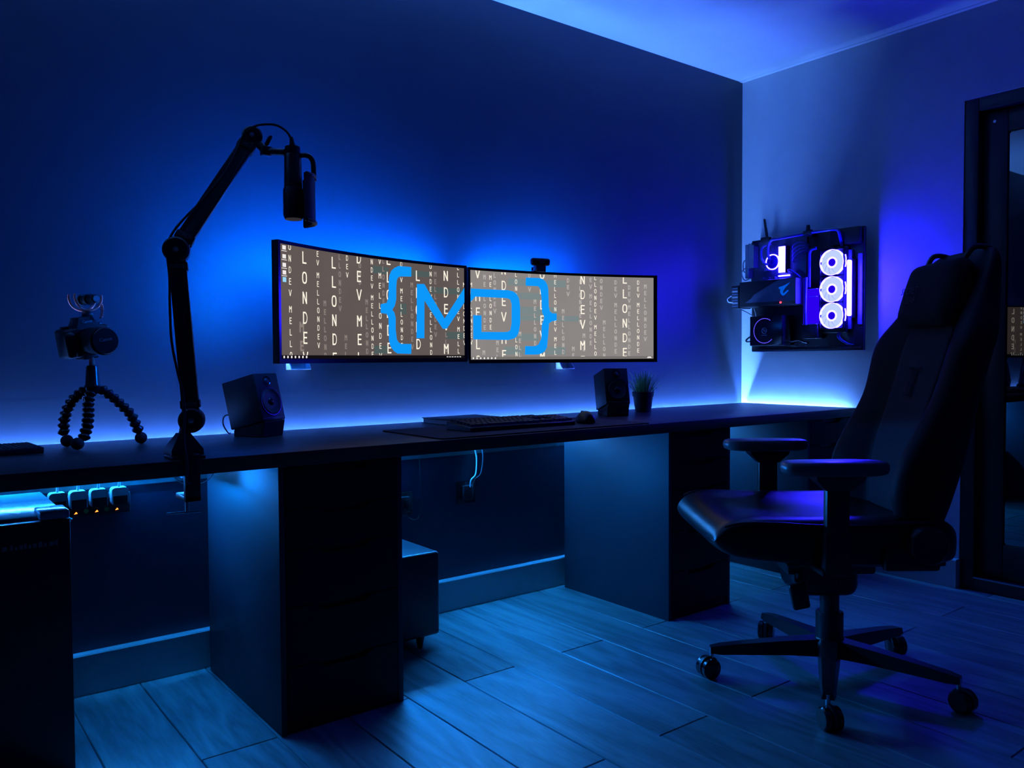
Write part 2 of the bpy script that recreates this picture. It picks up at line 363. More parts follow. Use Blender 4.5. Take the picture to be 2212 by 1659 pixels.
LOGO = {'L': [[(.613, 1.299), (.554, 1.298), (.534, 1.290), (.519, 1.278), (.510, 1.262), (.507, 1.245), (.504, 1.185), (.496, 1.167), (.468, 1.161), (.468, 1.131), (.496, 1.129), (.504, 1.115), (.505, 1.039), (.510, 1.022), (.518, 1.011), (.530, 1.000), (.545, .993), (.609, .992), (.61, 1.027), (.563, 1.027), (.550, 1.032), (.542, 1.043), (.537, 1.078), (.538, 1.116), (.532, 1.135), (.522, 1.145), (.534, 1.158), (.541, 1.181), (.542, 1.225), (.545, 1.248), (.550, 1.257), (.56, 1.262), (.612, 1.265)],
              [(.638, 1.241), (.673, 1.243), (.767, 1.122), (.862, 1.24), (.862, 1.185), (.777, 1.085), (.758, 1.084), (.673, 1.183), (.671, 1.048), (.634, 1.048)]],
        'R': [[(.007, 1.239), (.181, 1.24), (.204, 1.236), (.22, 1.226), (.231, 1.208), (.235, 1.178), (.235, 1.112), (.228, 1.075), (.218, 1.060), (.206, 1.052), (.18, 1.046), (.018, 1.047), (.018, 1.139), (.057, 1.138), (.056, 1.076), (.163, 1.077), (.180, 1.079), (.189, 1.085), (.195, 1.111), (.196, 1.185), (.19, 1.203), (.180, 1.208), (.164, 1.209), (.029, 1.209), (.006, 1.187)],
              [(.262, 1.293), (.32, 1.294), (.338, 1.291), (.35, 1.283), (.360, 1.270), (.365, 1.253), (.367, 1.182), (.371, 1.163), (.382, 1.155), (.403, 1.154), (.403, 1.126), (.382, 1.123), (.368, 1.114), (.364, 1.068), (.358, 1.019), (.350, 1.005), (.34, .997), (.325, .991), (.31, .989), (.256, .989), (.258, 1.023), (.293, 1.022), (.308, 1.024), (.319, 1.03), (.332, 1.053), (.334, 1.106), (.346, 1.138), (.336, 1.158), (.333, 1.218), (.328, 1.248), (.324, 1.256), (.316, 1.261), (.261, 1.261)]]}
GLITCH = {'L': [(.584, 1.288, .699, 1.268), (.703, 1.235, .859, 1.213), (.556, 1.168, .59, 1.131), (.775, 1.073, .857, 1.047), (.434, 1.289, .506, 1.264), (.438, 1.02, .502, .992)],
          'R': [(.181, 1.287, .445, 1.26), (.207, 1.233, .328, 1.207), (.215, 1.178, .406, 1.148), (.233, 1.145, .505, 1.123), (.215, 1.071, .319, 1.044), (.162, 1.019, .444, .989)]}
def seg(x0, y0, x1, y1, w_):
    d = Vector((x1-x0, y1-y0)); n_ = Vector((-d.y, d.x)).normalized()*w_/2
    return [(x0+n_.x, y0+n_.y), (x0-n_.x, y0-n_.y), (x1-n_.x, y1-n_.y), (x1+n_.x, y1+n_.y)]
def glyph(ch, W=.60, t=.125):
    h = W/2; Q = []
    bar = lambda a, b, c, d: Q.append([(a, b), (c, b), (c, d), (a, d)])
    if ch in 'EL':
        bar(-h*.8, -.5, -h*.8+t, .5); bar(-h*.8, -.5, h*.85, -.5+t)
        if ch == 'E': bar(-h*.8, .5-t, h*.85, .5); bar(-h*.8, -t/2+.02, h*.7, t/2+.02)
    elif ch == 'M':
        bar(-h, -.5, -h+t, .5); bar(h-t, -.5, h, .5); Q.append(seg(-h+t*.5, .47, 0, .0, t)); Q.append(seg(h-t*.5, .47, 0, .0, t))
    elif ch == 'N':
        bar(-h*.9, -.5, -h*.9+t, .5); bar(h*.9-t, -.5, h*.9, .5); Q.append(seg(-h*.9+t*.5, .47, h*.9-t*.5, -.47, t))
    elif ch == 'V':
        Q.append(seg(-h+.02, .5, 0, -.47, t)); Q.append(seg(h-.02, .5, 0, -.47, t))
    else:
        N_ = 18; pts = []
        for k in range(N_):
            a = 2*math.pi*k/N_; c, s_ = math.cos(a), math.sin(a); e = .75
            x = h*abs(c)**e*(1 if c > 0 else -1); y = .5*abs(s_)**e*(1 if s_ > 0 else -1)
            pts.append((x, y))
        if ch == 'D':
            bar(-h*.85, -.5, -h*.85+t, .5); pts = [(max(x, -h*.85) if abs(y) < .5 else x, y) for x, y in pts]
            pts = [(-h*.85, .5)]+[(h*.95*math.cos(R(a)) if abs(a) < 90 else 0, .5*math.sin(R(a))) for a in range(90, -91, -15)]+[(-h*.85, -.5)]
            inn = [(x*(.74) if x > 0 else x, y*(1-2*t)) for x, y in pts]
            for k in range(len(pts)-1): Q.append([pts[k], pts[k+1], inn[k+1], inn[k]])
            return Q
        inn = [(x*(1-t/h), y*(1-2*t)) for x, y in pts]
        for k in range(N_): Q.append([pts[k], pts[(k+1) % N_], inn[(k+1) % N_], inn[k]])
    return Q
def clip(poly, ax, val, keep_less):
    out = []
    for i in range(len(poly)):
        a, b = poly[i], poly[(i+1) % len(poly)]
        ia = (a[ax] <= val) == keep_less; ib = (b[ax] <= val) == keep_less
        if ia: out.append(a)
        if ia != ib:
            t = (val-a[ax])/(b[ax]-a[ax]); out.append((a[0]+(b[0]-a[0])*t, a[1]+(b[1]-a[1])*t))
    return out
def monitor(key, A, B, z0, z1, label, bg, ledtop, ledside):
    A = Vector(A); B = Vector(B); c = (B-A).length; tdir = (B-A)/c; nv = Vector((tdir.y, -tdir.x))
    mid = (A+B)/2; O = mid+nv*math.sqrt(RS*RS-c*c/4)
    a0 = math.atan2(A.y-O.y, A.x-O.x); Ltot = RS*2*math.asin(c/2/RS)
    t = thing('monitor', label, 'monitor', (mid.x, mid.y+.05, z0), 0, 'curved monitors on the wall')
    def P(s_, z, off=0):      # off > 0: towards the viewer
        a = a0-s_/RS; r_ = RS-off
        return Vector((O.x+r_*math.cos(a), O.y+r_*math.sin(a), z))
    def sheet(name, m, s0, s1, za, zb, o_front, o_back, nseg=24):
        rings = []
        for k in range(nseg+1):
            s_ = s0+(s1-s0)*k/nseg
            rings.append([P(s_, za, o_front), P(s_, zb, o_front), P(s_, zb, o_back), P(s_, za, o_back)])
        g = G(); g.loft(rings); return g.done(name, m, t, True)
    sheet('casing', M_BLK, 0, Ltot, z0, z1, -.002, -.022)
    sheet('rear_housing', M_BLK, .10, Ltot-.10, z0+.05, z1-.04, -.020, -.052)
    s0, s1 = (.010, Ltot-.012) if key == 'L' else (.006, Ltot-.016)
    zb, zt = z0+.014, z1-.010
    for nm, q in (('bezel_top', (0, Ltot, zt, z1)), ('bezel_bottom', (0, Ltot, z0, zb)), ('bezel_side', (0, s0, zb, zt)), ('bezel_side', (s1, Ltot, zb, zt))):
        sheet(nm, M_BLKG, *q, .002, -.003)
    sheet('screen', bg, s0, s1, zb, zt, 0, -.003)
    def emit(g, p, off, ds=.016):      # lay a flat print on the curved screen in narrow slices
        if len(p) < 3: return
        a, b = min(q[0] for q in p), max(q[0] for q in p); n_ = max(1, math.ceil((b-a)/ds))
        for i in range(n_):
            q = p
            if n_ > 1:
                q = clip(q, 0, a+(b-a)*(i+1)/n_, True)
                if q: q = clip(q, 0, a+(b-a)*i/n_, False)
            if len(q) >= 3: g.faces([P(x, z, off) for x, z in q], [list(range(len(q)))])
    def prints(name, polys, m, off, s_lo=s0, s_hi=s1, z_lo=None, z_hi=zt-.001):
        z_lo = zb+.011 if z_lo is None else z_lo; g = G()
        for p in polys:
            for ax, val, kl in ((0, s_hi, True), (0, s_lo, False), (1, z_hi, True), (1, z_lo, False)):
                if p: p = clip(p, ax, val, kl)
            emit(g, p, off)
        o = g.done(name, m, t, True, recalc=False); o['kind'] = 'stuff'; return o
    def column(s_, z, pitch, h, txt, t_=.125, W=.60):
        out = []
        for ch in txt:
            if ch == ' ': z -= pitch*.42; continue
            out += [[(s_+x*h, z+y*h) for x, y in q] for q in glyph(ch, W, t_)]
            z -= pitch
        return out
    gl = [[(a, d), (c_, d), (c_, b), (a, b)] for a, b, c_, d in GLITCH[key]]
    prints('screen_glitch_bars', gl, emis('screen_glitch_'+key, srgb(*((78, 92, 92) if key == 'L' else (122, 136, 138))), 1), .0003)
    f1 = []; f2 = []
    for s_, z, tx in FAINT[key]:
        big = s_ == .104
        p_, h_ = (.057, .03) if big else (.0274, .017)
        f1 += column(s_, z, p_, h_*1.12, tx, .26, .72); f2 += column(s_, z, p_, h_, tx, .12, .58)
    lo, hi = ((116, 104, 100), (146, 133, 128)) if key == 'L' else ((156, 151, 148), (190, 184, 180))
    prints('screen_faint_letters', f1, emis('screen_faint_halo_'+key, srgb(*lo), 1), .0006)
    prints('screen_faint_letters', f2, emis('screen_faint_core_'+key, srgb(*hi), 1), .0009)
    br = []
    for s_, z, kd, tx in COLS[key]:
        p_, h_ = ((.0272, .0172), (.0608, .0368), (.0341, .0194))[kd]
        br += column(s_, z, p_, h_, tx)
    prints('screen_letters', br, emis('screen_letters_cream', srgb(255, 246, 228), 1), .0012)
    g = G()
    for poly in LOGO[key]:
        q = [(min(max(x, s0), s1), z) for x, z in poly]
        for tr in tessellate_polygon([[Vector((x, z, 0)) for x, z in q]]): emit(g, [q[i] for i in tr], .0016)
    lg = g.done('screen_logo', emis('screen_logo_blue', srgb(12, 152, 250), 1), t, True, recalc=False); lg['kind'] = 'stuff'
    # task bar and desktop icons
    prints('task_bar', [[(s0, zb), (s1, zb), (s1, zb+.011), (s0, zb+.011)]], emis('task_bar_'+key, srgb(*((16, 13, 18) if key == 'L' else (118, 114, 112))), 1), .0004, z_lo=zb)
    dots = [[(s0+.012+.017*k+.004*x, zb+.0055+.004*y) for x, y in ((1, 0), (.5, .9), (-.5, .9), (-1, 0), (-.5, -.9), (.5, -.9))] for k in range(7)]
    if key == 'L': dots += [[(s1-.085+.012*k, zb+.004), (s1-.077+.012*k, zb+.004), (s1-.077+.012*k, zb+.0065), (s1-.085+.012*k, zb+.0065)] for k in range(6)]
    else: dots += [[(s1-.03, zb+.003), (s1-.008, zb+.003), (s1-.012, zb+.009), (s1-.024, zb+.009)]]
    prints('task_bar_icons', dots, emis('icon_white', srgb(240, 235, 235), 1), .001, z_lo=zb)
    if key == 'L':
        ic = []
        for z in (1.303, 1.277, 1.252, 1.230):
            ic += [[(.020, z-.006), (.036, z-.006), (.036, z+.006), (.020, z+.006)], [(.016, z-.011), (.040, z-.011), (.040, z-.009), (.016, z-.009)]]
        prints('desktop_icons', ic, emis('icon_white', srgb(240, 235, 235), 1), .001)
        prints('desktop_icons', [[(.020, 1.202), (.036, 1.202), (.036, 1.216), (.020, 1.216)]], emis('icon_blue', srgb(150, 215, 250), 1), .001)
    # LED tape on the back, facing the wall
    def tape(sa, sb, za, zb_):
        rings = []
        for k in range(13):
            s_ = sa+(sb-sa)*k/12; rings.append([P(s_, za, -.0275), P(s_, zb_, -.0235), P(s_, zb_-.001, -.0225), P(s_, za-.001, -.0265)])
        g = G(); g.loft(rings); return g.done('led_tape', E_MON, t, True)
    if ledtop: tape(ledtop[0], ledtop[1], z1-.013, z1-.004)
    if ledside: tape(ledside[0], ledside[0]+.010, ledside[1], ledside[2])
    return t
bgL = emis('screen_wallpaper_dark', srgb(97, 87, 85), 1)
bgR = emis('screen_wallpaper_grey', srgb(138, 133, 131), 1)
for m_, k0, k1 in ((bgL, .85, 1.12), (bgR, .9, 1.12)):      # uneven wallpaper brightness
    nt = m_.node_tree; tc = nt.nodes.new('ShaderNodeTexCoord'); no = nt.nodes.new('ShaderNodeTexNoise'); no.inputs['Scale'].default_value = 5
    mr = nt.nodes.new('ShaderNodeMapRange'); mr.inputs[3].default_value = k0; mr.inputs[4].default_value = k1
    nt.links.new(tc.outputs['Object'], no.inputs['Vector']); nt.links.new(no.outputs['Fac'], mr.inputs[0]); nt.links.new(mr.outputs[0], nt.nodes['Emission'].inputs[1])
monitor('L', (-2.652, -.348), (-1.822, -.108), .962, 1.323, 'curved ultrawide monitor showing the opening brace and letter M, behind the microphone', bgL, (.06, .80), (.02, 1.10, 1.29))
monitor('R', (-1.812, -.108), (-.985, -.302), .956, 1.319, 'curved ultrawide monitor showing the letter D and closing brace, under the webcam', bgR, (.10, .62), None)
def wall_mount(x, z, ytip, label):
    t = thing('wall_mount', label, 'bracket', (x, 0, z), 0, 'monitor wall brackets')
    g = G(); g.bx(x-.036, x+.036, -.008, 0, z, z+.17, .002); g.done('wall_plate', M_STEEL, t, True)
    g = G(); g.bx(x-.036, x+.036, -.045, -.006, z, z+.004, .001); g.prism([(-.006, .004), (-.045, .004), (-.006, .055)], .004, basis((x-.036, 0, z), (0, 1, 0), (1, 0, 0))); g.prism([(-.006, .004), (-.045, .004), (-.006, .055)], .004, basis((x+.032, 0, z), (0, 1, 0), (1, 0, 0)))
    g.done('gusset', M_WHT, t, True)
    g = G(); g.bx(x-.02, x+.02, ytip, -.006, z+.10, z+.15, .004); g.done('arm', M_BLKM, t, True)
wall_mount(-2.455, .940, -.21, 'steel wall bracket below the monitor with the opening brace')
wall_mount(-1.255, .928, -.14, 'steel wall bracket below the monitor with the closing brace')

# webcam
t = thing('webcam', 'small black webcam clipped on top of the right monitor', 'webcam', (-1.497, -.142, 1.319), R(-104))
g = G(); g.box((.012, 0, .036), (.026, .082, .030), .010, seg=3); g.done('body', M_BLKG, t)
g = G(); g.cyl((.024, 0, .036), (.029, 0, .036), .011); g.done('lens', M_BLK, t)
g = G(); g.box((.006, 0, .012), (.034, .044, .024), .005); g.box((.020, 0, .004), (.008, .04, .016), .003); g.box((-.026, 0, -.006), (.006, .04, .05), .002); g.box((-.008, 0, .003), (.04, .04, .005), .001); g.done('clip', M_BLK, t)

# ------------------------------------------------------------------ speakers
def speaker(loc, rz, side, label_s, label_t):
    st = thing('speaker_stand', label_t, 'speaker stand', loc, rz, 'wedge speaker stands')
    g = G(); hw = .046
    pr = [(-.058, 0), (.056, 0), (.066, .050), (-.058, .020)]
    vs = [Vector((x, y, z)) for y in (-hw, hw) for x, z in pr]
    g.faces(vs, [(0, 1, 2, 3), (7, 6, 5, 4)]+[(i, (i+1) % 4, 4+(i+1) % 4, 4+i) for i in range(4)])
    bmesh.ops.bevel(g.b, geom=list(g.b.edges), offset=.002, segments=1, affect='EDGES'); g.done('wedge', M_RUB, st)
    sp = thing('speaker', label_s, 'speaker', (loc[0], loc[1], loc[2]+.0352), rz, 'desktop speakers')
    T = Matrix.Rotation(R(-14), 4, 'Y'); h = .148
    def put(name, gg, m):
        for v in gg.b.verts: v.co = T @ v.co
        return gg.done(name, m, sp)
    g = G(); g.box((0, 0, h/2), (.132, .102, h), .0035); put('cabinet', g, M_BLK)
    F = Matrix.Translation((.066, 0, .058)) @ Matrix.Rotation(R(90), 4, 'Y')
    g = G(); g.lathe([(.044, -.001), (.044, .003), (.0405, .003), (.039, 0)], 36, F, cap=False); put('woofer_ring', g, M_BLKG)
    g = G(); g.lathe([(.0395, .0015), (.036, .0035), (.032, .001), (.012, -.006+.0075), (.0, .0015)], 36, F, cap=False); put('woofer_cone', g, M_CONE)
    g = G(); g.ball((.066+.001, 0, .058), .013, 16, (.5, 1, 1)); put('dust_cap', g, M_BLKG)
    F2 = Matrix.Translation((.066, 0, .123)) @ Matrix.Rotation(R(90), 4, 'Y')
    g = G(); g.lathe([(.016, -.001), (.016, .002), (.0135, .002), (.012, .0005)], 28, F2, cap=False); put('tweeter_ring', g, M_BLKG)
    g = G(); g.ball((.0655, 0, .123), .0105, 16, (.5, 1, 1)); put('tweeter_dome', g, M_CONE)
    g = G(); g.box((.0665, 0, .008), (.001, .09, .0012)); put('badge_line', g, M_PRINT)
    return sp
speaker((-2.648, -.165, ZT), R(-62.8), 1, 'black desktop speaker beside the boom arm, tilted back on its wedge', 'black wedge stand under the speaker beside the boom arm')
speaker((-1.205, -.262, ZT), R(-114.8), 1, 'black desktop speaker beside the potted grass, tilted back on its wedge', 'black wedge stand under the speaker beside the potted grass')
g = G(); g.tube([(-2.698, -.10, .80), (-2.724, -.085, .80), (-2.728, -.075, .775), (-2.712, -.065, .748), (-2.70, -.05, .7405), (-2.69, -.030, .7405)], .0022)
tag(g.done('speaker_cable', M_WHT), 'thin white cable looping behind the speaker beside the boom arm', 'cable')

# ------------------------------------------------------------------ potted grass
t = thing('potted_grass', 'artificial green grass in a small black pot beside the right speaker', 'plant', (-.945, -.185, ZT))
g = G(); g.lathe([(.0, 0), (.034, 0), (.043, .068), (.047, .068), (.048, .088), (.044, .088), (.041, .066), (0, .066)], 28); g.done('pot', M_POT, t)
g = G()
for k in range(170):
    a = random.uniform(0, 2*math.pi); r0 = .034*math.sqrt(random.random()); tilt = (r0/.034)**1.3*random.uniform(.25, 1.15)+random.uniform(0, .12)
    L_ = random.uniform(.075, .125); d = Vector((math.cos(a), math.sin(a), 0)); side = Vector((-d.y, d.x, 0))
    side = (side+d*random.uniform(-.8, .8)).normalized()
    p = Vector((r0*d.x, r0*d.y, .066)); prev = None; ns = 5; vs = []
    for i in range(ns+1):
        wv = .0019*(1-(i/ns)**1.6)+.0002
        vs += [p-side*wv, p+side*wv]
        ang = tilt*(.35+1.1*(i/ns)); p = p+(d*math.sin(ang)+Vector((0, 0, 1))*math.cos(ang))*L_/ns
    g.faces(vs, [(2*i, 2*i+1, 2*i+3, 2*i+2) for i in range(ns)])
o = g.done('grass_blades', M_LEAF, t, recalc=False); o['kind'] = 'stuff'
g = G(); g.lathe([(0, .070), (.040, .070), (.040, .066)], 20, cap=False); g.done('soil', M_RUB, t)

# ------------------------------------------------------------------ desk mat, keyboard, mouse, notebook, slab
g = G(); g.prism(rrect(-2.285, -1.40, -.646, -.285, .012), .004, Matrix.Translation((0, 0, ZT)))
tag(g.done('desk_mat', M_MAT), 'large dark cloth desk mat under the keyboard and mouse', 'desk mat')
ZM = ZT+.004
t = thing('keyboard', 'black full-size keyboard on the desk mat', 'keyboard', (-1.885, -.468, ZM))
KW, KD = .445, .140
g = G(); vs = [Vector((x, y, z)) for x in (-KW/2, KW/2) for y, z in ((-KD/2, 0), (KD/2, 0), (KD/2, .026), (-KD/2, .014))]
g.faces(vs, [(0, 1, 2, 3), (7, 6, 5, 4)]+[(i, (i+1) % 4, 4+(i+1) % 4, 4+i) for i in range(4)])
bmesh.ops.bevel(g.b, geom=list(g.b.edges), offset=.002, segments=1, affect='EDGES'); g.done('case', M_BLKM, t)
keymesh = {}
def key(x, y, w_):
    if w_ not in keymesh:
        a, b = w_/2-.0008, .0085; c, d = a-.002, .0062
        vs = [(-a, -b, 0), (a, -b, 0), (a, b, 0), (-a, b, 0), (-c, -d+.0012, .0085), (c, -d+.0012, .0085), (c, d+.0012, .0085), (-c, d+.0012, .0085)]
        me = bpy.data.meshes.new('key'); me.from_pydata(vs, [], [(0, 1, 5, 4), (1, 2, 6, 5), (2, 3, 7, 6), (3, 0, 4, 7), (4, 5, 6, 7)]); me.materials.append(M_BLK); keymesh[w_] = me
    o = bpy.data.objects.new('key', keymesh[w_]); COL.objects.link(o); o.parent = t
    sl = math.atan(.012/KD); o.location = (x, y, .0195+y*.012/KD); o.rotation_euler = (sl, 0, 0)
U = .01905; x00 = -KW/2+.012
rows = [[1]+[0]+[1]*4+[.5*0]+[1]*4+[1]*4, [1]*13+[2], [1.5]+[1]*12+[1.5], [1.75]+[1]*11+[2.25], [2.25]+[1]*10+[2.75], [1.25]*3+[6.25]+[1.25]*4]
for ri, row in enumerate(rows):
    y = KD/2-.016-ri*.0205; x = x00
    if ri == 0: row = [1, -1, 1, 1, 1, 1, -.5, 1, 1, 1, 1, -.5, 1, 1, 1, 1]
    for k in row:
        if k > 0: key(x+k*U/2, y, round(k*U, 5))
        x += abs(k)*U
    xb = x00+15*U+.006
    for j in range(3):
        if ri in (0, 1, 2, 5) or (ri == 4 and j == 1): key(xb+(j+.5)*U, y, round(U, 5))
    xc = xb+3*U+.006
    for j in range(4):
        if ri > 0 and xc+(j+1)*U < KW/2: key(xc+(j+.5)*U, y, round(U, 5))
t = thing('mouse', 'black ergonomic mouse beside the keyboard on the desk mat', 'mouse', (-1.587, -.505, ZM), R(70))
g = G(); rings = []
for i in range(11):
    f = i/10; x = -.052+.104*f; wv = .034*math.sin(math.pi*(.12+.80*f))**.5*(1-.12*f); hv = .044*math.sin(math.pi*(.16+.72*f))**.8*(1-.25*f)+.006
    rings.append([(x, wv*math.cos(a), max(0, hv*math.sin(a)) if a < math.pi+.01 else 0) for a in [math.pi*k/12 for k in range(13)]])
g.loft(rings); g.done('shell', M_BLK, t, sub=1)
g = G(); g.cyl((.022, -.004, .034), (.022, .004, .034), .009, seg=16); g.done('scroll_wheel', M_RUB, t)
t = thing('notebook', 'dark hardback notebook lying behind the keyboard', 'book', (-1.875, -.158, ZT), R(2))
g = G(); g.bx(-.122, .122, -.092, .092, .0175, .0205, .001); g.bx(-.122, .122, -.092, .092, 0, .003, .001); g.bx(.119, .122, -.092, .092, 0, .0205, .001); g.done('cover', M_BLK, t)
g = G(); g.bx(-.118, .119, -.088, .088, .003, .0175); g.done('pages', M_PAPER, t)
t = thing('tablet', 'thin black slab lying on the worktop beside the camera tripod', 'tablet', (-3.375, -.19, ZT), R(4))
g = G(); g.bx(-.125, .125, -.085, .085, 0, .016, .003); g.done('case', M_BLK, t)
for k in range(24): 
    g = G(); g.bx(-.118+k*.01, -.112+k*.01, -.08, .08, .0155, .0172); g.done('rib', M_RUB, t)

# ------------------------------------------------------------------ boom arm, microphone, cable
bx_, by_ = -2.995, -.60
t = thing('boom_arm', 'black jointed microphone boom arm clamped to the worktop front edge', 'boom arm', (bx_, by_, ZT))
VD = Vector((-.36, -.93, 0)).normalized(); HD = Vector((.93, -.36, 0)).normalized()     # towards the room / across the arm
g = G()
g.bx(bx_-.038, bx_+.038, -.648, -.57, ZT, ZT+.008, .002)
vs = [Vector((bx_+sx*a, by_+sy*b, ZT+z)) for z, a, b in ((.008, .037, .036), (.022, .037, .034), (.060, .013, .014)) for sx, sy in ((-1, -1), (1, -1), (1, 1), (-1, 1))]
g.faces(vs, [(i*4+k, i*4+(k+1) % 4, (i+1)*4+(k+1) % 4, (i+1)*4+k) for i in range(2) for k in range(4)]+[(0, 3, 2, 1), (8, 9, 10, 11)])
g.done('clamp_foot', M_BLKM, t, True)
g = G(); g.bx(bx_-.018, bx_+.018, -.672, -.656, .640, ZT+.012, .003); g.bx(bx_-.018, bx_+.018, -.672, -.60, ZT+.006, ZT+.014, .002); g.bx(bx_-.018, bx_+.018, -.672, -.59, .640, .654, .003); g.done('clamp_jaw', M_BLKM, t, True)
g = G(); g.cyl((bx_, -.62, .605), (bx_, -.62, .694), .005); g.cyl((bx_, -.62, .692), (bx_, -.62, .6995), .013); g.done('clamp_screw', M_STEEL, t, True)
g = G(); g.cyl((bx_-.045, -.612, .608), (bx_+.03, -.628, .608), .0028); g.done('screw_handle', M_STEEL, t, True)
J0 = Vector((-2.978, -.612, .829)); J1 = Vector((-3.000, -.589, 1.238)); J2 = at(545, 297, 2.12)
g = G(); g.cyl((bx_, by_-.004, ZT+.055), (bx_+.004, by_-.006, ZT+.088), .012); g.box(J0-HD*.014-Vector((0, 0, .004)), (.020, .034, .05), .004, Matrix.Rotation(R(-21), 3, 'Z')); g.done('swivel_post', M_BLKM, t, True)
def disc(p, r_, name='joint'):
    g = G(); M_ = basis(p-VD*.022, HD, VD); g.lathe([(0, 0), (r_-.003, 0), (r_, .004), (r_, .040), (r_-.004, .044), (0, .044)], 28, M_); j = g.done(name, M_BLK, t, True)
    g = G(); g.lathe([(.0, .0435), (.008, .0435), (.006, .050), (0, .051)], 14, M_); g.done('bolt', M_STEEL, j); 
    j.children[0].data.transform(t.matrix_basis.inverted())
disc(J0, .030); disc(J1, .031); disc(J2, .026)
def beam(a, b, off):
    a = a+off; b = b+off; d = (b-a).normalized(); L_ = (b-a).length; side = d.cross(VD).normalized()
    Mx = basis(a, side, d)
    g = G()
    for sx in (-.0145, .0145):
        q = G(); q.box((sx, 0, L_/2), (.0105, .024, L_-.02), .002); 
        mm = bpy.data.meshes.new('q'); q.b.to_mesh(mm); q.b.free(); g.b.from_mesh(mm); bpy.data.meshes.remove(mm)
    q = G(); q.box((0, -.004, L_/2), (.019, .012, L_-.03), 0); mm = bpy.data.meshes.new('q'); q.b.to_mesh(mm); q.b.free(); g.b.from_mesh(mm); bpy.data.meshes.remove(mm)
    for v in g.b.verts: v.co = Mx @ v.co
    ar = g.done('arm_segment', M_BLKM, t, True)
    for f in (.07, .88):
        g = G(); g.box((0, 0, L_*f+.01), (.046, .029, .020), .003)
        for v in g.b.verts: v.co = Mx @ v.co
        cf = g.done('cuff', M_BLK, t, True)
        TM = basis(Mx @ Vector((0, .0146 if (Mx.to_3x3() @ Vector((0, 1, 0))).dot(VD) > 0 else -.0146, L_*f+.01)), side if (side.cross(d)).dot(VD) < 0 else -side, VD)
        tx = textmesh('R\u00d8DE', .013, basis(TM.translation+VD*.0006, HD if abs(side.dot(HD)) > .2 else HD, VD), 'cuff_print', M_PRINT, t, True)
beam(J0, J1, Vector((.0, .0, 0))); beam(J1, J2, Vector((.0, .0, 0)))
J3 = at(575, 327, 2.11); MT = at(632, 330, 2.10)
g = G(); g.cyl(J2, J2+(J3-J2)*.9, .011); g.box(J3, (.026, .026, .024), .004); g.done('mount_elbow', M_BLKM, t, True)
g = G(); g.box(J3+Vector((.006, 0, .028)), (.008, .020, .028), .003, Matrix.Rotation(R(25), 3, 'Y')); g.done('thumb_screw', M_BLKG, t, True)
g = G(); g.cyl(J3, J3+(MT-J3)*.72, .0095); g.done('mount_rod', M_BLKM, t, True)
m0 = at(632, 318, 2.10); m1 = at(645, 474, 2.10); md = (m1-m0).normalized(); ML = (m1-m0).length
t = thing('microphone', 'black broadcast microphone hanging upside down from the boom arm', 'microphone', m1)
Mx = basis(m0, HD, md)
def mp(name, g, m):
    for v in g.b.verts: v.co = Mx @ v.co
    return g.done(name, m, t, True)
g = G(); g.lathe([(0, 0), (.0195, 0), (.0195, .019), (.0185, .021)], 28); mp('end_cap', g, M_BLK)
g = G(); g.lathe([(.0200, .020), (.0215, .024), (.0230, ML*.57), (.0230, ML*.58)], 28); mp('body', g, M_BLKM)
g = G(); g.lathe([(.0238, ML*.57), (.0258, ML*.60), (.0258, ML-.010), (.022, ML), (0, ML)], 28); mp('grille', g, M_BLK)
p0, p1, p2, p3 = at(648, 336, 2.10), at(668, 337, 2.10), at(676, 350, 2.10), at(678, 382, 2.10)
g = G(); g.tube([p0, p1-Vector((.003, 0, 0)), p2, p3, p3+(p3-p2)*.3], .0068, 10); g.done('shield_bracket', M_BLKM, t, True)
s0_, s1_ = at(672, 382, 2.095), at(679, 484, 2.095)
sd = (s1_-s0_).normalized(); rings = []
Sx = basis(s0_, HD, sd); SL = (s1_-s0_).length
g = G(); arcn = 12
for i in range(9):
    z = SL*i/8; a_ = [R(-62+124*k/arcn) for k in range(arcn+1)]; e = .004 if i in (0, 8) else 0
    outer = [(.050*math.cos(a)-.040, .050*math.sin(a), z) for a in a_]; inner = [((.043-e*.2)*math.cos(a)-.040, (.043)*math.sin(a), z) for a in a_][::-1]
    rings.append(outer+inner)
g.loft(rings)
for z in (.002, SL-.002): g.tube([(.050*math.cos(R(a))-.040, .050*math.sin(R(a)), z) for a in range(-62, 63, 10)], .0048, 8, 1)
for v in g.b.verts: v.co = Sx @ v.co
g.done('pop_shield', M_BLK, t, True)
cab = [m0+Vector((0, 0, .006)), at(630, 303, 2.1), at(618, 283, 2.1), at(595, 270, 2.1), at(568, 269, 2.1), at(548, 274, 2.09), at(527, 290, 2.085), at(515, 318, 2.08), at(492, 362, 2.05), at(465, 400, 2.03), at(430, 440, 2.0), at(395, 475, 1.98), at(370, 508, 1.955), at(361, 540, 1.935), at(366, 600, 1.935), at(367, 670, 1.935), at(371, 740, 1.935), at(385, 810, 1.935), at(396, 850, 1.935), at(399, 900, 1.915), at(397, 950, 1.905), at(403, 990, 1.890), at(404, 1020, 1.880), at(404, 1045, 1.885), Vector((bx_+.03, -.60, .690)), Vector((bx_+.03, -.40, .693)), Vector((bx_+.03, -.05, .693))]
g = G(); g.tube(cab, .0030, 8, 4); g.cyl(m0+Vector((0, 0, -.002)), at(629, 296, 2.1), .0085, .0042, 12)
tag(g.done('microphone_cable', M_RUB), 'black cable running from the microphone top down along the boom arm', 'cable')

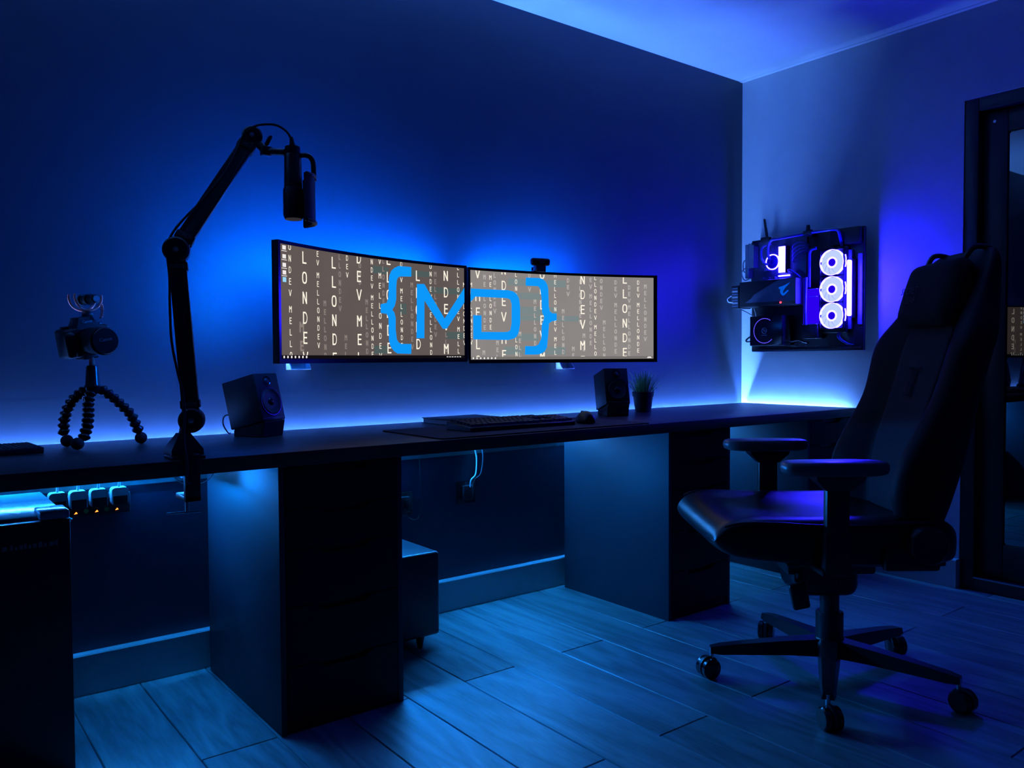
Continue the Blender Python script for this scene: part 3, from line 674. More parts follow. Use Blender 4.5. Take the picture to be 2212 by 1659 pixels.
# ------------------------------------------------------------------ tripod, camera, shotgun microphone
tc_ = at(200, 832, 2.234)
t = thing('mini_tripod', 'black bendy tripod with ball-jointed legs on the worktop', 'tripod', (tc_.x, tc_.y, ZT))
top = Vector((tc_.x, tc_.y, .905))
legs = [[(186, 842), (163, 858), (148, 878), (139, 905), (137, 930)], [(196, 846), (191, 868), (191, 895), (189, 920), (181, 947)], [(214, 838), (240, 855), (262, 875), (283, 895), (297, 925)]]
feet = [(-3.171, -.13), (-3.164, -.24), (-2.991, -.172)]
def link(c, d, r_, h):
    M_ = Matrix.Translation(c) @ d.to_track_quat('Z', 'Y').to_matrix().to_4x4()
    g = G(); g.lathe([(0, -h), (r_*.45, -h), (r_*.95, -h*.25), (r_, 0), (r_*.95, h*.25), (r_*.45, h), (0, h)], 14, M_); return g
for lg, f in zip(legs, feet):
    foot = Vector((f[0], f[1], ZT+.0165)); d0 = 2.234
    dF = (foot-Vector((-3.56547, -2.63702, .97340))).dot(fwd)
    P_ = [at(x, y, d0+(dF-d0)*(i+1)/(len(lg)+1)) for i, (x, y) in enumerate(lg)]+[foot]
    P_ = [top+Vector((0, 0, -.012))]+P_
    tot = sum((P_[i+1]-P_[i]).length for i in range(len(P_)-1)); nb = 10
    for k in range(nb):
        dist = (tot-.020)*(k+.6)/nb; i = 0
        while dist > (P_[i+1]-P_[i]).length and i < len(P_)-2: dist -= (P_[i+1]-P_[i]).length; i += 1
        d = (P_[i+1]-P_[i]).normalized(); q = P_[i]+d*dist
        link(q, d, .0160, tot/nb*.56).done('leg_link', M_BLKG, t, True)
    g = G(); g.ball(foot, .0165, 18); g.done('foot', M_RUB, t, True)
g = G(); g.lathe([(0, -.022), (.017, -.022), (.021, -.008), (.021, .0), (.0185, .003), (.0150, .052), (.012, .056), (0, .056)], 24, Matrix.Translation(top)); g.done('head_socket', M_BLKG, t, True)
g = G(); g.cyl(top+Vector((0, 0, .050)), top+Vector((-.001, 0, .078)), .0075); g.done('head_neck', M_RED, t, True)
cz = R(-75)
CB = Vector((tc_.x-.010, tc_.y+.016, .905+.083))
t = thing('digital_camera', 'black digital camera with large lens mounted on the bendy tripod', 'camera', CB, cz)
TL = Matrix.Rotation(R(10), 4, 'X') @ Matrix.Rotation(R(2), 4, 'Y')
def cp(name, g, m, parent=None):
    for v in g.b.verts: v.co = TL @ v.co
    return g.done(name, m, parent or t)
g = G(); g.box((-.0, 0, -.004), (.05, .042, .010), .003); g.cyl((-.028, .012, -.004), (-.036, .012, -.004), .006); cp('quick_release_plate', g, M_BLKM)
g = G(); g.box((0, 0, .040), (.058, .128, .080), .010, seg=3); g.box((.012, -.050, .037), (.060, .030, .072), .012, seg=3); cp('camera_body', g, M_BLK)
rings = [[(x*s_, y*s2+.004, z) for x, y in ((.030, -.03), (.030, .03), (-.026, .03), (-.026, -.03))] for z, s_, s2 in ((.075, 1.0, 1.05), (.092, .95, .80), (.106, .8, .6))]
g = G(); g.loft(rings); cp('viewfinder_hump', g, M_BLK)
g = G(); g.cyl((0, -.045, .078), (0, -.045, .086), .011); g.cyl((0, .044, .078), (0, .044, .085), .012); cp('dial', g, M_BLKM)
LM = Matrix.Translation((.028, .004, .042)) @ Matrix.Rotation(R(90), 4, 'Y')
g = G(); g.lathe([(.034, 0), (.034, .014), (.0325, .016), (.036, .022), (.036, .050), (.034, .052), (.0385, .058), (.0385, .078), (.036, .080)], 36, LM); cp('lens_barrel', g, M_BLK)
g = G(); g.lathe([(0, .080), (.035, .080), (.0355, .0815), (.034, .084), (0, .084)], 36, LM); cp('lens_cap', g, M_BLKM)
textmesh('Canon', .013, TL @ basis((.1125, .004, .046), (0, 1, 0), (1, 0, 0)), 'lens_cap_print', M_PRINT, t)
textmesh('Canon', .010, TL @ basis((.0295, .004, .094), (0, 1, 0), (1, 0, .15)), 'camera_print', M_WHT, t)
MB = CB+Vector((.0, .0, .108))
t = thing('shotgun_microphone', 'small camera microphone in salmon lyre shock mount on top of the camera', 'microphone', MB, cz)
g = G(); g.box((0, .004, .004), (.024, .022, .010), .002); g.box((-.004, .004, .014), (.030, .014, .014), .003); g.done('shoe_mount', M_BLKM, t)
for x in (-.020, .016):
    g = G(); g.tube([(x, -.0+.036*math.sin(R(a)), .050-.034*math.cos(R(a))) for a in range(-105, 106, 15)], .0034, 8, 1)
    g.done('lyre', M_RED, t)
g = G(); g.tube([(-.02, .004, .018), (.016, .004, .018)], .004, 8, 1); g.done('lyre_bar', M_RED, t)
g = G(); g.cyl((-.040, .004, .046), (.052, .004, .046), .0115, bev=.002); g.cyl((-.024, .004, .046), (-.018, .004, .046), .0165); g.cyl((.012, .004, .046), (.018, .004, .046), .0165); g.done('capsule', M_BLK, t)
g = G(); g.cyl((.0515, .004, .046), (.0535, .004, .046), .0085); g.done('grille', M_PRINT, t)
hel = []
for k in range(60):
    f = k/59; a = f*math.pi*16; c = Vector((.030+.012*math.sin(f*2.4), .028-.006*f, .034-.040*f)); hel.append(c+Vector((math.cos(a)*.0035, math.sin(a)*.0035, 0)))
g = G(); g.tube(hel, .0014, 6, 1); g.done('coiled_lead', M_RED, t)

# ------------------------------------------------------------------ mini fridge
FX0, FX1, FY0, FY1 = -3.72, -3.226, -.500, -.045
t = thing('mini_fridge', 'black mini fridge under the worktop with its top tinted to look lit by the LED strip', 'fridge', ((FX0+FX1)/2, -.27, 0))
g = G(); g.bx(FX0, FX1, -.452, FY1, .010, .598, .006); g.done('fridge_body', M_FRDG, t, True)
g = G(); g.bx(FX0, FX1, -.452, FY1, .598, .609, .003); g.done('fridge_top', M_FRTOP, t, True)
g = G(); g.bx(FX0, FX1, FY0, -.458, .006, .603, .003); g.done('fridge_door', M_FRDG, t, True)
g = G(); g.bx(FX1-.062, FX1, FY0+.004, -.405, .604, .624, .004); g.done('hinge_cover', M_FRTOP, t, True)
g = G(); g.cyl((FX1-.004, -.478, .600), (FX1+.004, -.478, .594), .006); g.done('hinge_pin', M_STEEL, t, True)
for fx in (FX0+.05, FX1-.05):
    for fy in (-.44, -.09):
        g = G(); g.cyl((fx, fy, 0), (fx, fy, .011), .018, .022); g.done('foot', M_RUB, t, True)
g = G()
for k, (a, b) in enumerate(((-.155, .010), (-.138, .012), (-.122, .004), (-.113, .004), (-.104, .007), (-.095, .004), (-.086, .004), (-.077, .007), (-.066, .007), (-.055, .004), (-.044, .010), (-.033, .006))):
    g.bx(FX1+a, FX1+a+b*.6+.003, FY0-.0005, FY0+.001, .545, .545+.008+(k % 3)*.002)
g.done('door_badge', M_PRINT, t, True)

# ------------------------------------------------------------------ power strip and plugs
t = thing('power_strip', 'black power strip on the wall beside the fridge with orange lit switches', 'power strip', (-3.09, -.01, .53))
g = G(); g.bx(-3.215, -2.992, -.040, -.006, .524, .586, .006); g.done('strip_body', M_BLK, t, True)
e_or = emis('switch_orange', (1.0, .16, .02), 5.0); e_gr = mat('green_indicator', (.03, .35, .08), .4)
for x in (-3.139, -3.085, -3.031):
    g = G(); g.bx(x-.008, x+.008, -.043, -.039, .530, .542, .001); sw = g.done('switch', M_BLKG, t, True)
    g = G(); g.prism([(-.0045, -.0025), (.0045, -.001), (.001, .004)], .0012, basis((x, -.0428, .537), (1, 0, 0), (0, -1, 0))); o = g.done('neon', e_or, sw); o.data.transform(t.matrix_basis.inverted())
for x in (-3.112, -3.058):
    g = G(); g.cyl((x, -.0395, .540), (x, -.0415, .540), .0065, seg=16); g.done('indicator', e_gr, t, True)
for i, (x, lb) in enumerate(((-3.187, 'grey mains plug half hidden behind the fridge'), (-3.135, 'blue-grey mains plug beside the half hidden plug by the fridge'), (-3.082, 'blue-grey mains plug between two others on the power strip'), (-3.027, 'blue-grey mains plug at the power strip end by the boom arm clamp'))):
    p = thing('mains_plug', lb, 'plug', (x, -.040, .560), 0, 'plugs in the power strip')
    g = G(); g.prism(rrect(x-.0225, x+.0225, .552, .604, .010), .034, Matrix.Translation((0, -.040, 0)) @ Matrix.Rotation(R(90), 4, 'X')); g.done('plug_body', M_WHT if i else M_PRINT, p, True)
    g = G(); g.bx(x-.019, x+.019, -.0755, -.073, .552, .580, .001); g.done('plug_face', M_BLK, p, True)
    g = G(); g.tube([(x, -.056, .600), (x+.002, -.050, .630), (x+.004, -.026, .680)], .0035, 8); g.done('plug_lead', M_WHT, p, True)

# ------------------------------------------------------------------ low box on feet, wall sockets, cables
t = thing('low_cabinet', 'low black box with rounded edges standing on small tapered feet', 'cabinet', (-2.28, -.20, 0))
g = G(); g.bx(-2.41, -2.092, -.33, -.03, .042, .325, .012, 3); g.done('box_body', mat('black_satin_box', (.032, .033, .036), .3, var=.08), t, True)
for fx in (-2.36, -2.155):
    for fy in (-.30, -.075):
        g = G(); g.cyl((fx, fy, .0), (fx, fy, .046), .008, .017); g.done('foot', M_BLK, t, True)
def socket(x, z, label, m):
    t = thing('wall_socket', label, 'socket', (x, 0, z), 0)
    g = G(); g.bx(x-.043, x+.043, -.010, 0, z-.043, z+.043, .003); g.done('plate', m, t, True)
    g = G(); g.bx(x-.022, x+.024, -.026, -.008, z-.030, z+.028, .004); g.done('plug', M_BLK, t, True)
    return t
socket(-1.762, .449, 'square dark wall socket with a black plug and pale leads', M_BLKG)
socket(-2.050, .435, 'dark wall socket half hidden beside the drawer unit', M_BLK)
for dx, lb in ((0, 'pale power lead hanging in front of the wall socket'), (.03, 'thin second lead hanging beside the pale power lead')):
    g = G(); g.tube([(-1.755+dx*.3, -.024, .47), (-1.752+dx*.5, -.030, .50), (-1.728+dx*.8, -.026, .52), (-1.722+dx, -.024, .58), (-1.728+dx*1.2, -.022, .625), (-1.722+dx*1.5, -.026, .69)], .003 if not dx else .002)
    tag(g.done('power_lead', M_PRINT if dx else M_WHT), lb, 'cable')
g = G(); g.tube([(-2.05, -.026, .42), (-2.035, -.03, .385), (-2.00, -.03, .375), (-1.975, -.02, .42), (-1.975, -.016, .52), (-1.98, -.012, .628)], .0016)
tag(g.done('thin_lead', M_BLK), 'thin dark lead looping down beside the half hidden socket', 'cable')
g = G(); g.tube([(-2.95, -.25, .698), (-2.92, -.25, .640), (-2.88, -.25, .618), (-2.83, -.255, .630), (-2.79, -.26, .698)], .0018)
tag(g.done('thin_lead', M_WHT), 'thin pale lead sagging under the worktop beside the drawer unit', 'cable')

# ------------------------------------------------------------------ wall-mounted open computer
PX = -.065           # front of the back panel
t = thing('wall_computer', 'open wall-mounted computer with violet-lit fans and clear cooling tubes', 'computer', (0, -.407, 1.004))
def pc(name, g, m, parent=None, sharp=38):
    o = g.done(name, m, t, True, sharp)
    if parent is not None: o.parent = parent
    return o
M_PCB = mat('dark_pcb', (.05, .05, .10), .35, var=.5, scale=120)
def glow(name, vis, k):      # lamp colour: clipped white to the eye, violet on what it lights
    return emis(name, tuple(c*k for c in vis), 1)
E_BAR = glow('bar_glow', (.012, .006, 1), 560)
E_RING = glow('ring_glow', (.025, .018, 1), 60)
E_BLADE = glow('blade_glow', (.038, .046, 1), 14.0)
E_HUB = glow('hub_glow', (.020, .0, 1), .75)
E_RAM = glow('ram_glow', (.025, .018, 1), 60)
E_RES = glow('reservoir_glow', (.028, .0, 1), .85)
g = G(); g.bx(PX, -.045, -.706, -.108, 1.004, 1.563, .004); g.bx(PX-.006, PX, -.700, -.114, 1.008, 1.020, .001); pc('back_panel', g, M_BLKM)
g = G(); g.bx(-.045, 0, -.50, -.31, 1.15, 1.42, .003); pc('mount_bracket', g, M_BLKM)
g = G(); g.bx(-.0655, -.045, -.706, -.108, 1.0005, 1.004); pc('bottom_edge', g, M_STEEL)
g = G(); g.bx(PX-.030, PX, -.700, -.555, 1.485, 1.560, .004); pc('top_bracket', g, M_BLK)
# radiator with three fans
g = G(); g.bx(PX-.027, PX, -.640, -.512, 1.085, 1.478, .003); pc('radiator', g, M_BLK)
for zc in (1.407, 1.284, 1.163):
    yc = -.577; X0, X1 = PX-.027, PX-.050
    g = G()
    for a, b, c, d in ((-.061, -.056, -.061, .061), (.056, .061, -.061, .061), (-.056, .056, -.061, -.056), (-.056, .056, .056, .061)): g.bx(X1, X0, yc+a, yc+b, zc+c, zc+d, .001)
    fan = pc('fan', g, M_BLKG)
    FM = basis((X1-.001, yc, zc), (0, 1, 0), (-1, 0, 0))
    g = G(); N_ = 11
    for k in range(N_):
        a0 = 2*math.pi*k/N_; vs = []
        for i in range(7):
            r_ = .021+.035*i/6; sw = .55*(i/6); da = .30
            vs += [Vector((r_*math.cos(a0+sw-da), r_*math.sin(a0+sw-da), -.012)), Vector((r_*math.cos(a0+sw+da), r_*math.sin(a0+sw+da), -.003))]
        g.faces([FM @ v for v in vs], [(2*i, 2*i+1, 2*i+3, 2*i+2) for i in range(6)])
    o = g.done('fan_blades', E_BLADE, t, True, recalc=False); o.parent = fan
    g = G(); g.lathe([(.018, -.0145), (.0565, -.0145)], 40, FM, cap=False); pc('fan_diffuser', g, glow('diffuser_glow', (.034, .040, 1), 11), fan)
    g = G(); g.lathe([(.0565, -.016), (.0595, -.016), (.0595, .0), (.0565, .0), (.0565, -.016)], 40, FM, cap=False); o = pc('fan_ring', g, E_RING, fan)
    g = G(); g.lathe([(0, 0), (.015, 0), (.017, -.003), (.018, -.012)], 24, FM, cap=False); pc('fan_hub', g, E_HUB, fan)
    g = G(); g.lathe([(.018, -.004), (.026, -.004), (.026, -.006), (.018, -.006)], 28, FM, cap=False); pc('fan_inner_ring', g, E_RING, fan)
    g = G(); g.tube([(X1+.004, yc-.0655, zc-.026), (X1+.004, yc-.0685, zc-.010), (X1+.004, yc-.0675, zc), (X1+.004, yc-.0685, zc+.012), (X1+.004, yc-.0655, zc+.030)], .0026, 8); pc('fan_side_light', g, E_RING, fan)
g = G(); g.bx(PX-.072, PX-.046, -.675, -.664, 1.158, 1.408, .004); pc('light_bar', g, E_BAR)
g = G(); g.bx(PX-.046, PX, -.676, -.662, 1.150, 1.416, .002); pc('light_bar_holder', g, M_BLK)
g = G(); g.bx(PX-.010, PX, -.703, -.682, 1.12, 1.44, .001); pc('side_plate', g, mat('light_catching_plate', (.13, .13, .15), .4))  # plate widened and made pale to catch the bar's violet light
g = G(); g.bx(PX-.022, PX, -.660, -.643, 1.10, 1.46, .001); pc('pale_radiator_side', g, mat('pale_radiator_side', (.12, .12, .14), .4))  # radiator side coloured paler, for the violet light falling beside the bar
# reservoir
g = G(); g.bx(PX-.060, PX-.008, -.507, -.438, 1.128, 1.292, .004); pc('reservoir', g, E_RES)
g = G(); g.bx(PX-.062, PX-.006, -.509, -.436, 1.255, 1.2575); g.bx(PX-.062, PX-.006, -.509, -.436, 1.290, 1.293); g.bx(PX-.062, PX-.006, -.509, -.436, 1.126, 1.129); pc('reservoir_band', g, mat('acrylic_edge', (.45, .45, .9), .15))
g = G(); g.bx(PX-.055, PX, -.512, -.433, 1.060, 1.126, .004); pc('pump', g, M_BLK)
# mother board, cooler, memory
g = G(); g.bx(PX-.010, PX, -.425, -.112, 1.345, 1.553, .001); pc('motherboard', g, M_PCB)
g = G(); g.prism([(0, 0), (.030, .0), (.030, .11), (0, .125)], .04, basis((PX-.010, -.125, 1.42), (0, -1, 0), (-1, 0, 0))); g.bx(PX-.052, PX-.01, -.125, -.105, 1.37, 1.54, .003); pc('port_shroud', g, M_GPU)
CM = basis((PX-.012, -.253, 1.441), (0, 1, 0), (-1, 0, 0))
g = G(); g.lathe([(0, 0), (.036, 0), (.036, .020), (.030, .026), (0, .026)], 32, CM); cpu = pc('cpu_block', g, mat('dark_violet_acrylic', (.02, .01, .25), .15))
g = G(); g.lathe([(.0335, .018), (.0385, .018), (.0385, .024), (.0335, .024), (.0335, .018)], 40, CM, cap=False); pc('cpu_ring', g, E_RING, cpu)
g = G(); g.lathe([(.012, .0262), (.0135, .0262), (.0135, .0272), (.012, .0272), (.012, .0262)], 28, CM, cap=False); pc('cpu_inner_ring', g, E_HUB, cpu)
for k in range(4):
    y = -.302-.0092*k
    g = G(); g.bx(PX-.046, PX-.010, y-.0036, y+.0036, 1.380, 1.512, .001); rm = pc('memory_stick', g, M_BLK)
    g = G(); g.bx(PX-.052, PX-.046, y-.0038, y+.0038, 1.383, 1.509, .001); pc('memory_light', g, E_RAM, rm)
g = G(); g.bx(PX-.020, PX-.010, -.336, -.276, 1.368, 1.374); pc('board_light', g, E_RING)
g = G()
for k in range(6): g.bx(PX-.030, PX-.010, -.205-.012*(k % 3), -.196-.012*(k % 3), 1.40+.05*(k//3), 1.41+.05*(k//3), .001)
for k in range(3): g.cyl((PX-.010, -.19-.033*k, 1.362), (PX-.032, -.19-.033*k, 1.362), .010, seg=14)
pc('board_parts', g, M_GPU)
# graphics card
g = G(); g.bx(-.205, -.100, -.452, -.135, 1.220, 1.345, .006); gp = pc('graphics_card', g, M_BLKM)
g = G(); g.faces([(-.2062, y, z) for y, z in [(-.449, 1.238), (-.171, 1.240), (-.206, 1.259), (-.223, 1.277), (-.355, 1.338), (-.449, 1.340)]], [(0, 1, 2, 3, 4, 5)]); pc('shroud_panel', g, M_GPU, gp)
fal = [(-0.424, 1.324), (-0.399, 1.314), (-0.38, 1.308), (-0.361, 1.304), (-0.361, 1.298), (-0.37, 1.294), (-0.369, 1.286), (-0.37, 1.277), (-0.376, 1.269), (-0.383, 1.263), (-0.391, 1.264), (-0.407, 1.277), (-0.414, 1.283), (-0.414, 1.288), (-0.408, 1.288), (-0.397, 1.28), (-0.388, 1.273), (-0.385, 1.279), (-0.388, 1.288), (-0.399, 1.301), (-0.416, 1.316)]
g = G(); g.faces([(-.2068, y, z) for y, z in fal], tessellate_polygon([[Vector((y, z, 0)) for y, z in fal]])); pc('bird_head_logo', g, emis('logo_blue_glow', (.0, .085, .62), 1), gp)
g = G(); g.ball((-.207, -.372, 1.232), .0042, 12); pc('red_indicator', g, emis('red_led', (1.0, .02, .03), 9), gp)
g = G(); g.bx(-.206, -.104, -.133, -.090, 1.216, 1.330, .003)
pc('card_bracket', g, M_BLKM, gp)
for k in range(7):
    g = G(); g.bx(-.2085, -.206, -.128, -.096, 1.224+.0145*k, 1.232+.0145*k); pc('vent_slot', g, M_PRINT if k % 2 else M_GPU, gp)
g = G(); g.bx(-.100, PX, -.40, -.20, 1.226, 1.250, .002); g.bx(-.100, PX, -.42, -.20, 1.30, 1.33, .002); pc('card_support', g, M_BLK)
# power supply
g = G(); g.bx(-.152, PX, -.345, -.160, 1.030, 1.176, .004); ps = pc('power_supply', g, M_BLKG)
PM = basis((-.1525, -.245, 1.103), (0, 1, 0), (-1, 0, 0))
for k in range(40):
    a = R(-122+255*k/39)
    g = G(); c = PM @ Vector((.060*math.cos(a), .060*math.sin(a), .0)); g.ball(c, .0017, 6); pc('led_dot', g, glow('dot_glow', (.12, .08, 1), 1.4 if k % 3 else 3.0), ps)
g = G(); g.lathe([(.0125, .0), (.0145, 0), (.0145, .0008), (.0125, .0008)], 28, PM, cap=False); pc('fan_badge_ring', g, mat('bright_badge', (.9, .92, .95), .4), ps)
textmesh('Tt', .017, basis((-.1533, -.245, 1.103), (0, -1, 0), (-1, 0, 0)), 'fan_badge', MATS['bright_badge'], t, True).parent = ps
textmesh('thermaltake', .006, basis((-.1533, -.245, 1.082), (0, -1, 0), (-1, 0, 0)), 'fan_badge_text', MATS['bright_badge'], t, True).parent = ps
# clear tubes and sleeved cables
for nm, pts, r_ in (('cooling_tube', [(PX-.030, -.240, 1.455), (PX-.052, -.240, 1.475), (PX-.055, -.243, 1.520), (PX-.055, -.262, 1.545), (PX-.055, -.300, 1.548), (PX-.055, -.440, 1.553)], .0075),
                    ('cooling_tube', [(PX-.055, -.475, 1.556), (PX-.055, -.560, 1.556), (PX-.055, -.600, 1.554), (PX-.053, -.614, 1.540), (PX-.040, -.616, 1.500), (PX-.030, -.616, 1.478)], .0075),
                    ('cooling_tube', [(PX-.030, -.236, 1.430), (PX-.055, -.215, 1.440), (PX-.060, -.205, 1.490), (PX-.055, -.215, 1.520), (PX-.040, -.25, 1.530)], .0060),
                    ('cooling_tube', [(-.150, -.470, 1.345), (-.150, -.468, 1.30), (-.150, -.466, 1.20), (-.140, -.462, 1.125)], .0075),
                    ('cooling_tube', [(PX-.05, -.500, 1.48), (PX-.052, -.470, 1.47), (PX-.052, -.466, 1.42), (PX-.052, -.466, 1.300)], .0070)):
    g = G(); g.tube(pts, r_, 10); pc(nm, g, M_TUBE)
g = G(); g.cyl((PX-.055, -.440, 1.553), (PX-.055, -.480, 1.557), .013); g.cyl((PX-.055, -.460, 1.545), (PX-.055, -.460, 1.592), .012, .008); g.bx(PX-.06, PX, -.47, -.45, 1.54, 1.56, .002); pc('tube_fitting', g, M_BLK)
for k in range(4):
    g = G(); g.tube([(PX-.012, -.352-.001*k, 1.500-.022*k), (PX-.040, -.372, 1.508-.022*k), (PX-.045, -.400, 1.518-.018*k), (PX-.03, -.425, 1.515-.012*k), (PX-.004, -.432, 1.505-.010*k)], .0036, 8); pc('sleeved_cable', g, mat('violet_sleeve', (.14, .12, .50), .4))
for k in range(4):
    g = G(); g.tube([(PX-.012, -.345-.008*k, 1.372), (PX-.05, -.350-.009*k, 1.390-.003*k), (PX-.06, -.375-.009*k, 1.388-.006*k), (PX-.05, -.400-.008*k, 1.36-.004*k), (PX-.006, -.415-.006*k, 1.335)], .0034, 8); pc('sleeved_cable', g, mat('violet_sleeve', (.14, .12, .50), .4))
for k in range(3):
    g = G(); g.tube([(PX-.03, -.60-.006*k, 1.086), (PX-.04, -.605-.006*k, 1.06), (PX-.035, -.640-.006*k, 1.035), (PX-.006, -.655-.004*k, 1.030)], .0026, 8); pc('fan_lead', g, M_TUBE)
g = G(); g.tube([(-.110, -.345, 1.06), (-.110, -.37, 1.05), (-.10, -.40, 1.055), (-.085, -.42, 1.045), (PX, -.43, 1.04)], .004, 8); pc('supply_lead', g, M_BLK)
g = G(); g.tube([(-.12, -.162, 1.055), (-.13, -.130, 1.052), (-.12, -.118, 1.062), (-.10, -.14, 1.085), (-.09, -.16, 1.10)], .0042, 8); pc('supply_lead', g, M_BLK)
for a, b in ((.030, 1.44), (.040, 1.40)):
    g = G(); g.tube([(PX-.03, -.116, b+.02), (PX-.04, -.095, b+.022), (PX-.045, -.116+a*.9, b), (PX-.04, -.093, b-.035), (PX-.03, -.116, b-.030)], .0032, 8); pc('aerial_lead', g, M_GPU)
g = G(); g.tube([(-.16, -.10, 1.218), (-.12, -.12, 1.20), (-.08, -.14, 1.176)], .0022, 6); g.tube([(-.12, -.16, 1.22), (-.09, -.15, 1.19), (-.08, -.14, 1.176)], .0022, 6); pc('aerial_lead', g, M_BLK)
g = G(); g.tube([(-.205, -.100, 1.246), (-.212, -.078, 1.25), (-.212, -.072, 1.266), (-.205, -.090, 1.280)], .0028, 8); pc('display_lead', g, M_WHT)
g = G(); g.prism([(-.006, 0), (.006, 0), (.0045, .095), (.0, .100), (-.0045, .095)], .006, basis((PX-.012, -.205, 1.565), (0, 1, .0), (1, 0, 0)) @ Matrix.Rotation(R(-10), 4, 'Z')); g.bx(PX-.024, PX, -.225, -.175, 1.548, 1.570, .004); pc('aerial', g, M_BLK)
g = G()
for k in range(5): g.ball((PX-.006, -.30-.06*k, 1.030), .0022, 8)
pc('panel_screws', g, M_STEEL)

# ------------------------------------------------------------------ gaming chair
HC = R(142.3); CC = (-1.324, -1.300, 0)
t = thing('gaming_chair', 'black gaming chair with headrest pillow, turned towards the worktop', 'chair', CC, HC)
# star base
g = G(); g.lathe([(0, .070), (.034, .070), (.052, .085), (.050, .118), (.036, .135), (0, .135)], 28); g.done('base_hub', M_BLKM, t)
for k in range(5):
    a = R(138.5-72*k)-HC; M_ = Matrix.Rotation(a, 4, 'Z')
    rings = [[(x, -w_, z-h), (x, w_, z-h), (x, w_*.75, z), (x, -w_*.75, z)] for x, w_, z, h in ((.03, .032, .128, .050), (.12, .029, .122, .042), (.26, .022, .108, .032), (.325, .020, .100, .026), (.355, .016, .094, .018))]
    g = G(); g.loft([[M_ @ Vector(p) for p in r_] for r_ in rings]); g.done('base_leg', M_BLKM, t, sharp=25)
    cs = G(); c0 = M_ @ Vector((.350, 0, 0)); cs.cyl((c0.x, c0.y, .060), (c0.x, c0.y, .090), .0065)
    sw = Matrix.Translation(c0) @ Matrix.Rotation(a+R((25, -40, 60, -20, 30)[k]), 4, 'Z') @ Matrix.Translation((.012, 0, 0))
    st_ = cs.done('caster_stem', M_STEEL, t)
    for sy in (-1, 1):
        q = G(); q.lathe([(0, -.010), (.024, -.010), (.0305, -.006), (.0305, .006), (.026, .010), (0, .010)], 24, sw @ Matrix.Translation((0, sy*.0155, .0305)) @ Matrix.Rotation(R(90), 4, 'X')); q.done('caster_wheel', M_BLKG, t)
    q = G(); q.lathe([(.0, -.005), (.033, -.005), (.033, .005), (0, .005)], 24, sw @ Matrix.Translation((0, 0, .033)) @ Matrix.Rotation(R(90), 4, 'X')); q.done('caster_hood', M_BLK, t)
g = G(); g.lathe([(.040, .110), (.040, .205), (.037, .208)], 24); g.done('lift_sleeve', M_BLK, t)
g = G(); g.lathe([(.028, .20), (.028, .345)], 24); g.done('gas_lift', M_BLKM, t)
g = G(); g.box((.03, 0, .365), (.26, .19, .050), .012); g.box((.035, 0, .325), (.19, .17, .11), .035, seg=4); g.box((.10, .05, .345), (.08, .08, .06), .012); g.done('tilt_mechanism', M_BLKM, t)
g = G(); g.cyl((.10, .0, .345), (.145, .15, .345), .007); g.box((.150, .165, .302), (.050, .020, .075), .009, Matrix.Rotation(R(12), 3, 'Y'), seg=3); g.done('height_lever', M_BLK, t)
g = G(); g.cyl((.10, -.05, .345), (.12, -.20, .345), .006); g.box((.12, -.21, .335), (.04, .018, .045), .008); g.done('tilt_lever', M_BLK, t)
# seat cushion
fr = [-1, -.93, -.78, -.60, -.3, 0, .3, .60, .78, .93, 1]
rings = []
for u, zt, zb, wv, bol in ((-.27, .478, .425, .21, .0), (-.255, .505, .408, .235, .01), (-.20, .520, .400, .252, .020), (-.05, .510, .400, .262, .030), (.12, .512, .405, .268, .026), (.25, .525, .413, .270, .016), (.34, .533, .424, .268, .006), (.385, .522, .440, .262, .0), (.408, .498, .458, .252, 0), (.414, .480, .470, .245, 0)):
    r_ = []
    for f in fr:
        dz = bol*max(0, min(1, (abs(f)-.5)/.25)) if abs(f) < .93 else bol*.8
        edge = -.012 if abs(f) > .99 else 0
        r_.append((u, f*wv, zt+dz+edge))
    r_ += [(u, wv*1.005, (zt+zb)/2), (u, wv*.985, zb+.012)]
    r_ += [(u, f*wv*.97, zb) for f in (.93, .5, 0, -.5, -.93)]
    r_ += [(u, -wv*.985, zb+.012), (u, -wv*1.005, (zt+zb)/2)]
    rings.append(r_)
g = G(); g.loft(rings); g.done('seat_cushion', M_LEATH, t, sub=2, sharp=80)
for s_ in (-1, 1):
    g = G(); g.tube([(u, s_*wv*.99, z) for u, z, wv in ((-.22, .522, .25), (-.05, .520, .262), (.12, .522, .268), (.25, .530, .270), (.34, .530, .268), (.385, .518, .262))], .0028, 6); g.done('seat_piping', M_LEATH, t)
g = G(); g.box((-.02, 0, .402), (.44, .42, .016), .006); g.done('seat_pan', M_BLKM, t)
